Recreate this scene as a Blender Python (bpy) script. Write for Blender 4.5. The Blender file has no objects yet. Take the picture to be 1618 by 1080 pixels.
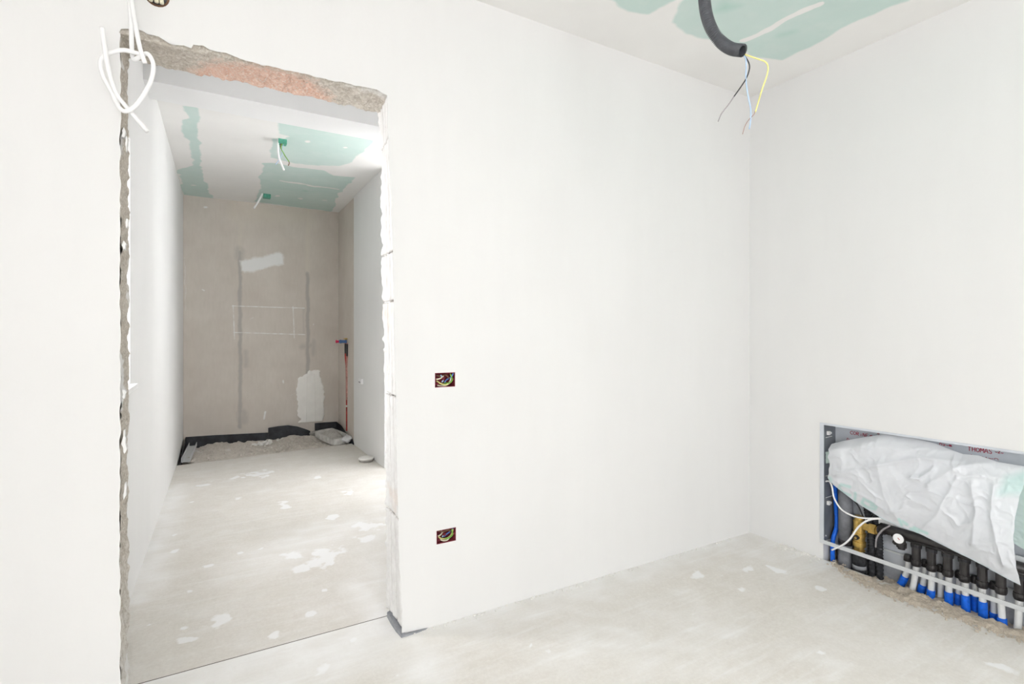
import bpy, math, random
import numpy as np
from mathutils import Vector, noise as mnoise

random.seed(7)
scene = bpy.context.scene
C = bpy.context.collection

# ------------------------------------------------------------------ camera
FPX, CX, CY, CAMZ = 822.5, 809.0, 528.0, 1.2
YAW = math.atan((CX - 335) / FPX)
cs, sn = math.cos(YAW), math.sin(YAW)
cam_d = bpy.data.cameras.new('camera')
cam_d.sensor_width = 36.0
cam_d.lens = FPX / 1618 * 36.0
cam_d.shift_y = -12 / 1618
cam_d.clip_start = 0.02
cam = bpy.data.objects.new('camera', cam_d)
C.objects.link(cam)
cam.location = (0, 0, CAMZ)
cam.rotation_euler = (math.pi / 2, 0, -YAW)
scene.camera = cam

# ------------------------------------------------------------------ world / light
world = bpy.data.worlds.new('overcast_sky')
scene.world = world
world.use_nodes = True
bg = world.node_tree.nodes['Background']
bg.inputs[0].default_value = (0.985, 0.988, 1.0, 1)
bg.inputs[1].default_value = 18.2

scene.view_settings.view_transform = 'Standard'
scene.view_settings.look = 'None'
scene.view_settings.gamma = 1
scene.view_settings.use_curve_mapping = False
scene.view_settings.exposure = 0.06
scene.cycles.max_bounces = 7
scene.cycles.diffuse_bounces = 6
scene.cycles.glossy_bounces = 2
scene.cycles.transparent_max_bounces = 8
scene.cycles.use_adaptive_sampling = True
scene.cycles.adaptive_threshold = 0.05
scene.cycles.caustics_reflective = False
scene.cycles.caustics_refractive = False


def portal(loc, rot, sx, sy):
    l = bpy.data.lights.new('window_daylight', 'AREA')
    l.shape = 'RECTANGLE'
    l.size, l.size_y = sx, sy
    l.cycles.is_portal = True
    o = bpy.data.objects.new('window_daylight', l)
    C.objects.link(o)
    o.location, o.rotation_euler = loc, rot


# main room (X0..X1, Y0..YW), far room behind the door wall
X0, X1, Y0, YW, ZC = -1.5, 2.827, -2.6, 2.015, 2.635
YB = 2.19                     # back face of the door wall
YF, XR, ZC2 = 6.62, 1.35, 2.70  # far wall, far right wall, far ceiling
H90 = math.pi / 2
WIN_BACK = [(-0.40, 0.36, 0.04, 2.10)]  # unseen back window, its size set for the room's brightness
WIN_LEFT = [(-2.35, -1.2, 0.45, 2.0)]  # unseen left window, sized to brighten the right wall and ceiling
WIN_FAR = (2.46, 2.906, 0.96, 2.085)
BX, BY0, BY1 = 2.75, 3.3, 4.62     # side bay added out of view to bring daylight into the far room
WIN_ADDED_BAY_S = (1.42, 2.70, 1.25, 2.62)
WIN_ADDED_BAY_E = (3.55, 4.2, 1.35, 2.4)
for a, b, c, d in WIN_BACK:
    portal(((a + b) / 2, Y0 - 0.02, (c + d) / 2), (H90, 0, 0), b - a, d - c)
for a, b, c, d in WIN_LEFT:
    portal((X0 - 0.02, (a + b) / 2, (c + d) / 2), (H90, 0, -H90), b - a, d - c)
a, b, c, d = WIN_FAR
portal((-0.45, (a + b) / 2, (c + d) / 2), (H90, 0, -H90), b - a, d - c)


a, b, c, d = WIN_ADDED_BAY_S
portal(((a + b) / 2, BY0 - 0.04, (c + d) / 2), (H90, 0, 0), b - a, d - c)
a, b, c, d = WIN_ADDED_BAY_E
portal((BX + 0.04, (a + b) / 2, (c + d) / 2), (H90, 0, H90), b - a, d - c)


# ------------------------------------------------------------------ helpers
def ray(px, py):
    r, e = (px - CX) / FPX, (CY - py) / FPX
    return (cs * r + sn, -sn * r + cs, e)


def atX(px, py, X):
    a = ray(px, py); k = X / a[0]
    return (X, a[1] * k, CAMZ + a[2] * k)


def atY(px, py, Y):
    a = ray(px, py); k = Y / a[1]
    return (a[0] * k, Y, CAMZ + a[2] * k)


def atZ(px, py, Z):
    a = ray(px, py); k = (Z - CAMZ) / a[2]
    return (a[0] * k, a[1] * k, Z)


def vnoise(x, y, seed=0):
    """numpy value noise in 0..1"""
    x = np.asarray(x, float); y = np.asarray(y, float)
    xi, yi = np.floor(x), np.floor(y)
    fx, fy = x - xi, y - yi
    fx = fx * fx * (3 - 2 * fx); fy = fy * fy * (3 - 2 * fy)

    def h(a, b):
        v = np.sin(a * 127.1 + b * 311.7 + seed * 74.7) * 43758.5453
        return v - np.floor(v)
    return (h(xi, yi) * (1 - fx) + h(xi + 1, yi) * fx) * (1 - fy) + \
           (h(xi, yi + 1) * (1 - fx) + h(xi + 1, yi + 1) * fx) * fy


def fbm(x, y, seed=0, o=4):
    t, a, n = 0, 0.5, 0
    for k in range(o):
        t = t + a * vnoise(x * 2 ** k, y * 2 ** k, seed + k); n += a; a *= 0.5
    return t / n


def seg_dist(x, y, pts):
    d = np.full(np.shape(x), 1e9)
    for (ax, ay), (bx, by) in zip(pts[:-1], pts[1:]):
        vx, vy = bx - ax, by - ay
        L = vx * vx + vy * vy + 1e-12
        t = np.clip(((x - ax) * vx + (y - ay) * vy) / L, 0, 1)
        d = np.minimum(d, np.hypot(x - ax - t * vx, y - ay - t * vy))
    return d


def poly_sd(x, y, pts):
    d = seg_dist(x, y, list(pts) + [pts[0]])
    ins = np.zeros(np.shape(x), bool)
    n = len(pts)
    for i in range(n):
        ax, ay = pts[i]; bx, by = pts[(i + 1) % n]
        cond = (ay > y) != (by > y)
        xx = (bx - ax) * (y - ay) / ((by - ay) if by != ay else 1e-9) + ax
        ins ^= cond & (x < xx)
    return np.where(ins, -d, d)


def soft(d, w):
    return np.clip(0.5 - d / (2 * w), 0, 1)


def props(o, label=None, cat=None, group=None, kind=None):
    if label: o['label'] = label
    if cat: o['category'] = cat
    if group: o['group'] = group
    if kind: o['kind'] = kind
    return o


def empty(name, loc, label=None, cat=None, group=None):
    o = bpy.data.objects.new(name, None)
    o.empty_display_size = 0.05
    C.objects.link(o); o.location = loc
    return props(o, label, cat, group)


def link(name, me, m, parent=None, smooth=False):
    o = bpy.data.objects.new(name, me)
    C.objects.link(o)
    if m: me.materials.append(m)
    if smooth:
        me.polygons.foreach_set('use_smooth', [True] * len(me.polygons))
    if parent:
        o.parent = parent
        base = Vector(parent.location)
        p = parent.parent
        while p:
            base += Vector(p.location); p = p.parent
        o.location = (0, 0, 0)
        if base.length > 0:
            co = np.empty(len(me.vertices) * 3)
            me.vertices.foreach_get('co', co)
            co = co.reshape(-1, 3) - np.array(base)
            me.vertices.foreach_set('co', co.ravel())
            me.update()
    return o


class MB:
    def __init__(s):
        s.v, s.f = [], []

    def box(s, a, b):
        x0, y0, z0 = a; x1, y1, z1 = b
        i = len(s.v)
        s.v += [(x0, y0, z0), (x1, y0, z0), (x1, y1, z0), (x0, y1, z0), (x0, y0, z1), (x1, y0, z1), (x1, y1, z1), (x0, y1, z1)]
        s.f += [tuple(i + k for k in q) for q in ((3, 2, 1, 0), (4, 5, 6, 7), (0, 1, 5, 4), (1, 2, 6, 5), (2, 3, 7, 6), (3, 0, 4, 7))]
        return s

    def quad(s, *p):
        i = len(s.v); s.v += [tuple(q) for q in p]; s.f.append(tuple(range(i, i + len(p)))); return s

    def tube(s, path, r, n=8, cap=True):
        path = [Vector(p) for p in path]
        rs = r if isinstance(r, (list, tuple)) else [r] * len(path)
        t0 = (path[1] - path[0]).normalized()
        u = t0.orthogonal().normalized()
        i0 = len(s.v)
        for k, p in enumerate(path):
            t = (path[min(k + 1, len(path) - 1)] - path[max(k - 1, 0)]).normalized()
            u = (u - t * u.dot(t)).normalized()
            w = t.cross(u)
            for j in range(n):
                a = 2 * math.pi * j / n
                s.v.append(tuple(p + (u * math.cos(a) + w * math.sin(a)) * rs[k]))
        for k in range(len(path) - 1):
            for j in range(n):
                a, b = i0 + k * n + j, i0 + k * n + (j + 1) % n
                s.f.append((a, b, b + n, a + n))
        if cap:
            s.f.append(tuple(i0 + j for j in reversed(range(n))))
            e = i0 + (len(path) - 1) * n
            s.f.append(tuple(e + j for j in range(n)))
        return s

    def lathe(s, org, axis, prof, n=16, cap=True):
        org, axis = Vector(org), Vector(axis).normalized()
        return s.tube_prof([org + axis * h for h, r in prof], [r for h, r in prof], axis, n, cap)

    def tube_prof(s, pts, rs, axis, n, cap):
        u = axis.orthogonal().normalized(); w = axis.cross(u)
        i0 = len(s.v)
        for p, r in zip(pts, rs):
            for j in range(n):
                a = 2 * math.pi * j / n
                s.v.append(tuple(p + (u * math.cos(a) + w * math.sin(a)) * r))
        for k in range(len(pts) - 1):
            for j in range(n):
                a, b = i0 + k * n + j, i0 + k * n + (j + 1) % n
                s.f.append((a, b, b + n, a + n))
        if cap:
            s.f.append(tuple(i0 + j for j in reversed(range(n))))
            e = i0 + (len(pts) - 1) * n
            s.f.append(tuple(e + j for j in range(n)))
        return s

    def build(s, name, m, parent=None, smooth=False):
        me = bpy.data.meshes.new(name)
        me.from_pydata(s.v, [], s.f)
        me.update()
        return link(name, me, m, parent, smooth)


def spline(pts, n=8):
    """Catmull-Rom through 3-D points"""
    P = [Vector(p) for p in pts]
    P = [P[0] * 2 - P[1]] + P + [P[-1] * 2 - P[-2]]
    out = []
    for i in range(1, len(P) - 2):
        a, b, c, d = P[i - 1:i + 3]
        for k in range(n):
            t = k / n
            out.append(0.5 * ((2 * b) + (c - a) * t + (2 * a - 5 * b + 4 * c - d) * t * t + (3 * b - a - 3 * c + d) * t ** 3))
    out.append(P[-2])
    return out


def grid_mesh(name, P, m, parent=None, smooth=True, mask=None, flip=False):
    """P: (nu, nv, 3) array of positions; mask (nu, nv, 3) goes to the attribute 'mask'"""
    nu, nv = P.shape[:2]
    idx = np.arange(nu * nv).reshape(nu, nv)
    q = np.stack([idx[:-1, :-1], idx[1:, :-1], idx[1:, 1:], idx[:-1, 1:]], -1).reshape(-1, 4)
    if flip: q = q[:, ::-1]
    me = bpy.data.meshes.new(name)
    me.vertices.add(nu * nv); me.vertices.foreach_set('co', P.reshape(-1).astype(np.float32))
    me.loops.add(q.size); me.loops.foreach_set('vertex_index', q.reshape(-1).astype(np.int32))
    me.polygons.add(len(q)); me.polygons.foreach_set('loop_start', np.arange(0, q.size, 4, dtype=np.int32))
    me.update(calc_edges=True); me.validate()
    if mask is not None:
        at = me.attributes.new('mask', 'FLOAT_COLOR', 'POINT')
        col = np.ones((nu * nv, 4), np.float32); col[:, :3] = np.clip(mask.reshape(-1, 3), 0, 1)
        at.data.foreach_set('color', col.ravel())
    return link(name, me, m, parent, smooth)


# ------------------------------------------------------------------ materials
class NT:
    def __init__(s, name):
        s.m = bpy.data.materials.new(name); s.m.use_nodes = True
        s.t = s.m.node_tree; s.b = s.t.nodes['Principled BSDF']
        s.b.inputs['Specular IOR Level'].default_value = 0.25

    def n(s, typ, **kw):
        o = s.t.nodes.new(typ)
        for k, v in kw.items():
            if k in o.inputs: o.inputs[k].default_value = v
            else: setattr(o, k, v)
        return o

    def l(s, a, b): s.t.links.new(a, b)

    def coord(s, scale=(1, 1, 1), rot=(0, 0, 0)):
        t = s.n('ShaderNodeNewGeometry'); mp = s.n('ShaderNodeMapping')
        mp.inputs['Scale'].default_value = scale; mp.inputs['Rotation'].default_value = rot
        s.l(t.outputs['Position'], mp.inputs[0]); return mp.outputs[0]

    def noise(s, scale, detail=4, co=None, rough=0.55, dist=0.0):
        o = s.n('ShaderNodeTexNoise', Scale=scale, Detail=detail, Roughness=rough, Distortion=dist)
        s.l(co or s.coord(), o.inputs['Vector']); return o.outputs['Fac']

    def ramp(s, fac, a, b, va=0.0, vb=1.0):
        o = s.n('ShaderNodeMapRange'); o.clamp = True
        for k, v in zip(('From Min', 'From Max', 'To Min', 'To Max'), (a, b, va, vb)): o.inputs[k].default_value = v
        s.l(fac, o.inputs['Value']); return o.outputs[0]

    def mix(s, fac, a, b):
        o = s.n('ShaderNodeMix'); o.data_type = 'RGBA'
        for sock, v in ((o.inputs[0], fac), (o.inputs[6], a), (o.inputs[7], b)):
            if isinstance(v, (tuple, float, int)):
                sock.default_value = v if not isinstance(v, tuple) else (*v, 1)
            else: s.l(v, sock)
        return o.outputs[2]

    def math(s, op, a, b=0.0):
        o = s.n('ShaderNodeMath'); o.operation = op
        for sock, v in ((o.inputs[0], a), (o.inputs[1], b)):
            if isinstance(v, (float, int)): sock.default_value = v
            else: s.l(v, sock)
        return o.outputs[0]

    def mask(s):
        a = s.n('ShaderNodeAttribute'); a.attribute_name = 'mask'
        sp = s.n('ShaderNodeSeparateColor'); s.l(a.outputs['Color'], sp.inputs[0])
        return sp.outputs

    def bump(s, h, strength=0.3, dist=0.01):
        o = s.n('ShaderNodeBump', Strength=strength, Distance=dist)
        s.l(h, o.inputs['Height']); s.l(o.outputs[0], s.b.inputs['Normal'])

    def out(s, col, rough=0.9):
        if isinstance(col, tuple): s.b.inputs['Base Color'].default_value = (*col, 1)
        else: s.l(col, s.b.inputs['Base Color'])
        s.b.inputs['Roughness'].default_value = rough
        return s.m


def simple(name, col, rough=0.6, var=0.12, scale=30, metal=0.0, bump=0.0, spec=None):
    t = NT(name)
    f = t.noise(scale, 4)
    lo = tuple(max(0, c * (1 - var)) for c in col); hi = tuple(min(1, c * (1 + var)) for c in col)
    t.out(t.mix(t.ramp(f, 0.3, 0.7), lo, hi), rough)
    t.b.inputs['Metallic'].default_value = metal
    if spec is not None: t.b.inputs['Specular IOR Level'].default_value = spec
    if bump: t.bump(t.noise(scale * 2, 4), bump, 0.004)
    return t.m


WHITE = (0.772, 0.769, 0.762)


def plaster_mat(name, col=WHITE, stretch=(1, 1, 0.35)):
    t = NT(name)
    a = t.noise(0.9, 5, t.coord(stretch), 0.6)
    b = t.noise(14, 5, t.coord((1, 1, 0.12)))
    c = t.mix(t.ramp(a, 0.35, 0.65), tuple(x * 0.965 for x in col), tuple(min(1, x * 1.02) for x in col))
    c = t.mix(t.ramp(b, 0.45, 0.8, 0, 0.25), c, tuple(x * 0.95 for x in col))
    t.bump(t.noise(60, 5), 0.08, 0.003)
    return t.out(c, 0.92)


M = {}
M['plaster'] = plaster_mat('smooth_plaster')
M['plaster_far'] = plaster_mat('pale_plaster', (0.81, 0.808, 0.80))  # paler than the main plaster, raised to offset the dimmer far room


def ceiling_mat():
    t = NT('green_board_and_filler')
    m = t.mask()
    n = t.noise(9, 6); n2 = t.noise(2.2, 4)
    green = t.mix(t.ramp(n2, 0.3, 0.7), (0.545, 0.68, 0.64), (0.62, 0.735, 0.70))
    green = t.mix(t.ramp(n, 0.5, 0.75, 0, 0.25), green, (0.74, 0.78, 0.76))
    fil = t.mix(t.ramp(n2, 0.3, 0.7), (0.82, 0.812, 0.797), (0.86, 0.855, 0.84))
    f = t.math('ADD', m[0], t.ramp(n, 0, 1, -0.12, 0.12))
    c = t.mix(t.ramp(f, 0.40, 0.62), fil, green)
    c = t.mix(m[1], c, (0.30, 0.56, 0.47))
    return t.out(c, 0.9)


M['ceiling'] = ceiling_mat()


def floor_mat():
    t = NT('cement_screed')
    m = t.mask()
    big = t.noise(1.3, 6, rough=0.65); mid = t.noise(6, 7, rough=0.7); fine = t.noise(70, 4, rough=0.7); spk = t.noise(24, 8, rough=0.78)
    st1 = t.noise(13, 6, t.coord((0.22, 1.5, 1), (0, 0, math.radians(24))), 0.65, 0.6)
    st2 = t.noise(15, 6, t.coord((0.16, 1.6, 1), (0, 0, math.radians(-38))), 0.65, 0.4)
    base = t.mix(t.ramp(mid, 0.3, 0.7), (0.75, 0.72, 0.668), (0.82, 0.797, 0.76))
    base = t.mix(t.ramp(fine, 0.35, 0.75, 0, 0.4), base, (0.57, 0.53, 0.475))
    base = t.mix(t.ramp(spk, 0.42, 0.62, 0, 0.38), base, (0.60, 0.56, 0.50))
    dust = t.math('ADD', t.ramp(st1, 0.5, 0.70, 0, 0.32), t.ramp(st2, 0.52, 0.70, 0, 0.5))
    dust = t.math('ADD', dust, t.ramp(mid, 0.52, 0.68, 0, 0.35))
    dust = t.math('MULTIPLY', dust, t.ramp(big, 0.36, 0.60, 0.15, 1.0))
    dust = t.math('ADD', dust, t.math('MULTIPLY', m[1], t.ramp(mid, 0.25, 0.65, 0.35, 1.15)))
    dust = t.math('MULTIPLY', t.math('MINIMUM', dust, 0.95), t.ramp(spk, 0.3, 0.6, 1.0, 0.72))
    c = t.mix(dust, base, (0.885, 0.882, 0.875))
    spl = t.ramp(t.math('ADD', m[0], t.ramp(t.noise(45, 5, rough=0.7), 0.2, 0.8, -0.25, 0.25)), 0.35, 0.7, 0, 0.85)
    c = t.mix(spl, c, (0.90, 0.90, 0.90))
    sc = t.ramp(t.noise(17, 6, rough=0.7), 0.665, 0.70)
    c = t.mix(t.math('MULTIPLY', sc, 0.6), c, (0.88, 0.88, 0.87))
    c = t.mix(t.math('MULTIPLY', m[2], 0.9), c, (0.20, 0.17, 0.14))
    t.bump(t.math('ADD', fine, mid), 0.12, 0.004)
    return t.out(c, 0.93)


M['floor'] = floor_mat()


def board_mat():
    t = NT('bare_grey_board')
    m = t.mask()
    n = t.noise(2.2, 6, rough=0.6); f = t.noise(40, 4, t.coord((1, 1, 0.25)))
    c = t.mix(t.ramp(n, 0.3, 0.7), (0.61, 0.555, 0.50), (0.69, 0.64, 0.585))
    c = t.mix(t.ramp(f, 0.4, 0.8, 0, 0.25), c, (0.53, 0.48, 0.43))
    c = t.mix(t.math('MULTIPLY', m[1], 0.75), c, (0.42, 0.40, 0.38))
    c = t.mix(t.math('MULTIPLY', m[2], 0.55), c, (0.70, 0.65, 0.555))
    k = t.ramp(t.math('ADD', m[0], t.ramp(t.noise(30, 5), 0, 1, -0.22, 0.22)), 0.3, 0.75)
    c = t.mix(k, c, (0.83, 0.83, 0.82))
    t.bump(t.noise(80, 4), 0.08, 0.002)
    return t.out(c, 0.95)


M['board'] = board_mat()


def rough_mat():
    """broken masonry: mask.r = brick red share, mask.g = whitewash share"""
    t = NT('broken_masonry')
    m = t.mask()
    n = t.noise(45, 6, rough=0.75); n2 = t.noise(130, 5, rough=0.8)
    mort = t.mix(t.ramp(n, 0.3, 0.7), (0.40, 0.35, 0.29), (0.70, 0.65, 0.58))
    brick = t.mix(t.ramp(n, 0.3, 0.75), (0.62, 0.36, 0.26), (0.77, 0.57, 0.47))
    c = t.mix(t.ramp(t.math('ADD', m[0], t.ramp(n, 0, 1, -0.35, 0.35)), 0.35, 0.65), mort, brick)
    c = t.mix(t.ramp(n2, 0.50, 0.62, 0, 0.8), c, (0.76, 0.73, 0.68))
    c = t.mix(t.ramp(n2, 0.40, 0.30, 0, 0.6), c, (0.17, 0.14, 0.115))
    c = t.mix(t.ramp(t.math('ADD', m[1], t.ramp(n, 0, 1, -0.3, 0.3)), 0.35, 0.7), c, (0.80, 0.79, 0.77))
    t.bump(t.math('ADD', n, n2), 0.7, 0.006)
    return t.out(c, 0.97)


M['rough'] = rough_mat()


def jamb_mat():
    t = NT('whitewashed_block')
    m = t.mask()
    n = t.noise(14, 6, rough=0.7); n2 = t.noise(70, 5, rough=0.75)
    c = t.mix(t.ramp(n, 0.35, 0.6), (0.74, 0.73, 0.715), (0.82, 0.815, 0.805))
    c = t.mix(t.ramp(t.noise(4, 4), 0.60, 0.72, 0, 0.5), c, (0.72, 0.56, 0.46))
    c = t.mix(t.ramp(n2, 0.62, 0.72, 0, 0.35), c, (0.50, 0.46, 0.42))
    c = t.mix(t.math('MULTIPLY', m[0], t.ramp(n2, 0.3, 0.6, 0.5, 0.95)), c, (0.36, 0.33, 0.30))
    t.bump(t.math('ADD', n, n2), 0.5, 0.005)
    return t.out(c, 0.95)


M['jamb'] = jamb_mat()


def rubble_mat(name, lo, hi, white=0.0):
    t = NT(name)
    n = t.noise(38, 6, rough=0.8); n2 = t.noise(150, 4, rough=0.8)
    c = t.mix(t.ramp(n, 0.3, 0.7), lo, hi)
    c = t.mix(t.ramp(n2, 0.58, 0.7, 0, 0.6), c, tuple(min(1, x * 1.45) for x in hi))
    c = t.mix(t.ramp(n2, 0.4, 0.3, 0, 0.6), c, tuple(x * 0.55 for x in lo))
    if white:
        c = t.mix(t.ramp(t.noise(5, 5), 0.60, 0.66, 0, white), c, (0.80, 0.79, 0.77))
    t.bump(t.math('ADD', n, n2), 0.8, 0.008)
    return t.out(c, 0.98)


M['sand'] = rubble_mat('crumbled_mortar', (0.54, 0.46, 0.375), (0.74, 0.66, 0.555))
M['trench'] = rubble_mat('dusty_rubble', (0.54, 0.495, 0.44), (0.74, 0.69, 0.63), 0.5)
M['patch'] = simple('white_filler', (0.80, 0.785, 0.75), 0.95, 0.04, 12, bump=0.3)
M['patch_white'] = simple('bright_filler', (0.89, 0.875, 0.84), 0.95, 0.03, 12, bump=0.3)
M['slab'] = simple('dark_slab_gap', (0.10, 0.09, 0.08), 0.95, 0.2)
M['membrane'] = simple('black_membrane', (0.045, 0.046, 0.052), 0.55, 0.35, 14)
M['steel'] = simple('galvanised_steel', (0.74, 0.76, 0.77), 0.42, 0.08, 18, metal=0.4)
M['steel_dark'] = simple('grey_sheet_steel', (0.22, 0.235, 0.26), 0.5, 0.12, 12, metal=0.35)
M['steel_back'] = simple('pale_sheet_steel', (0.62, 0.65, 0.70), 0.5, 0.06, 10, metal=0.2)
M['rail'] = simple('light_grey_rail', (0.66, 0.68, 0.70), 0.4, 0.05, 20, metal=0.25)
M['white_plastic'] = simple('white_plastic', (0.86, 0.86, 0.86), 0.4, 0.03)
M['pipe_white'] = simple('milky_pipe', (0.78, 0.79, 0.79), 0.35, 0.05)
M['blue'] = simple('blue_sleeve', (0.012, 0.14, 0.72), 0.42, 0.2, 60)
M['black'] = simple('black_plastic', (0.028, 0.025, 0.025), 0.42, 0.3, 40, spec=0.5)
M['rubber'] = simple('black_foam', (0.035, 0.036, 0.04), 0.7, 0.35, 60, bump=0.3)
M['greypipe'] = simple('grey_foam_pipe', (0.20, 0.205, 0.225), 0.7, 0.12, 50)
M['greyband'] = simple('grey_band', (0.30, 0.31, 0.33), 0.6, 0.12, 50)
M['brass'] = simple('brass', (0.62, 0.42, 0.13), 0.33, 0.2, 50, metal=0.85)
M['chrome'] = simple('nickel', (0.75, 0.75, 0.75), 0.25, 0.1, 40, metal=0.9)
M['red_ink'] = simple('red_marker_ink', (0.42, 0.05, 0.09), 0.8, 0.25, 300)
M['maroon'] = simple('maroon_plastic', (0.20, 0.030, 0.045), 0.55, 0.35, 60)
M['w_yellow'] = simple('yellow_insulation', (0.76, 0.73, 0.28), 0.5, 0.08)
M['w_green'] = simple('green_insulation', (0.22, 0.46, 0.08), 0.5, 0.15)
M['w_blue'] = simple('blue_insulation', (0.10, 0.24, 0.62), 0.5, 0.15)
M['w_paleblue'] = simple('pale_blue_insulation', (0.46, 0.60, 0.78), 0.5, 0.1)
M['w_cream'] = simple('cream_insulation', (0.76, 0.72, 0.56), 0.5, 0.1)
M['w_brown'] = simple('brown_insulation', (0.16, 0.085, 0.05), 0.5, 0.2)
M['w_black'] = simple('black_insulation', (0.05, 0.05, 0.055), 0.5, 0.2)
M['w_grey'] = simple('grey_insulation', (0.33, 0.31, 0.32), 0.5, 0.2)
M['copper'] = simple('bare_copper', (0.42, 0.28, 0.24), 0.4, 0.2, 200, metal=0.6)
M['cable'] = simple('white_cable_sheath', (0.90, 0.90, 0.90), 0.35, 0.02)
M['conduit'] = simple('black_conduit', (0.075, 0.08, 0.09), 0.38, 0.2, 60, spec=0.6)
M['clamp_green'] = simple('green_block', (0.10, 0.36, 0.26), 0.5, 0.15, 60)
M['redpipe'] = simple('red_pipe', (0.42, 0.06, 0.05), 0.5, 0.35, 30)
M['pinkpipe'] = simple('dusty_pink_pipe', (0.52, 0.28, 0.24), 0.6, 0.3, 40)
M['redplug'] = simple('red_plug', (0.62, 0.03, 0.09), 0.4, 0.1)
M['bluebody'] = simple('blue_fitting', (0.08, 0.16, 0.36), 0.4, 0.2, 60)
M['cement'] = rubble_mat('dry_cement_crust', (0.42, 0.40, 0.37), (0.64, 0.62, 0.59))
M['frame'] = simple('white_window_frame', (0.82, 0.82, 0.82), 0.4, 0.02)


def pane_mat():
    m = bpy.data.materials.new('window_glass'); m.use_nodes = True
    t = m.node_tree; t.nodes.clear()
    o = t.nodes.new('ShaderNodeOutputMaterial'); mx = t.nodes.new('ShaderNodeMixShader')
    tr = t.nodes.new('ShaderNodeBsdfTransparent'); g = t.nodes.new('ShaderNodeBsdfGlossy')
    g.inputs['Roughness'].default_value = 0.03
    mx.inputs[0].default_value = 0.06
    t.links.new(tr.outputs[0], mx.inputs[1]); t.links.new(g.outputs[0], mx.inputs[2]); t.links.new(mx.outputs[0], o.inputs[0])
    return m


M['pane'] = pane_mat()


def film_mat(name, col, trans, teal=True):
    t = NT(name)
    c = t.mix(t.ramp(t.noise(7, 5), 0.3, 0.7), tuple(x * 0.94 for x in col), tuple(min(1, x * 1.04) for x in col))
    if teal:
        m = t.mask()
        c = t.mix(t.math('MULTIPLY', m[0], 0.75), c, (0.42, 0.80, 0.72))
        c = t.mix(t.math('MULTIPLY', m[1], 0.6), c, (0.62, 0.80, 0.86))
    t.out(c, 0.28)
    t.b.inputs['Specular IOR Level'].default_value = 0.5
    tr = t.n('ShaderNodeBsdfTransparent'); tl = t.n('ShaderNodeBsdfTranslucent')
    t.l(c, tl.inputs[0])
    m1 = t.n('ShaderNodeMixShader'); m2 = t.n('ShaderNodeMixShader')
    m1.inputs[0].default_value = 0.25; m2.inputs[0].default_value = trans
    t.l(t.b.outputs[0], m1.inputs[1]); t.l(tl.outputs[0], m1.inputs[2])
    t.l(m1.outputs[0], m2.inputs[1]); t.l(tr.outputs[0], m2.inputs[2])
    t.l(m2.outputs[0], t.t.nodes['Material Output'].inputs[0])
    t.bump(t.noise(16, 3, dist=1.5), 0.12, 0.004)
    return t.m


M['film'] = film_mat('milky_film', (0.905, 0.925, 0.965), 0.035)
M['film_green'] = film_mat('greenish_film', (0.74, 0.90, 0.85), 0.25, False)


def struct(o):
    o['kind'] = 'structure'
    return o


# ------------------------------------------------------------------ floors
def axis_pts(lo, hi, fine_lo, fine_hi, step, coarse=0.12):
    a = np.arange(lo, fine_lo, coarse) if fine_lo > lo else np.array([])
    b = np.arange(fine_lo, fine_hi, step)
    c = np.arange(fine_hi, hi, coarse) if hi > fine_hi else np.array([])
    r = np.concatenate([a, b, c])
    if hi - r[-1] < 1e-4: r[-1] = hi
    else: r = np.append(r, hi)
    return r


# white plaster splashes seen on the floor: (px, py, half width px, half height px)
SPL = [(1098, 907, 9, 5), (1187, 900, 10, 5), (1225, 901, 13, 5), (500, 1059, 11, 9), (348, 983, 17, 9), (512, 880, 22, 13),
       (462, 876, 14, 6), (480, 897, 13, 5), (433, 1004, 5, 4), (368, 755, 8, 3), (413, 748, 20, 5), (324, 765, 9, 3), (445, 796, 9, 3),
       (452, 801, 6, 2), (490, 970, 7, 4), (553, 777, 9, 4), (590, 830, 20, 8), (578, 850, 12, 5), (525, 817, 8, 3), (513, 932, 4, 2),
       (290, 992, 8, 4), (290, 1012, 12, 4), (236, 985, 6, 2), (298, 933, 7, 2), (1296, 930, 8, 3), (1170, 931, 6, 3), (838, 1021, 3, 2),
       (1295, 1028, 9, 4), (870, 1029, 3, 2), (627, 1065, 4, 4), (330, 893, 5, 2), (275, 871, 4, 2), (373, 787, 6, 2), (500, 754, 5, 2),
       (1580, 1052, 12, 5), (560, 1010, 5, 3), (380, 873, 5, 2), (415, 865, 5, 2), (275, 845, 3, 1.5), (305, 792, 3, 1.5)]


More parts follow.
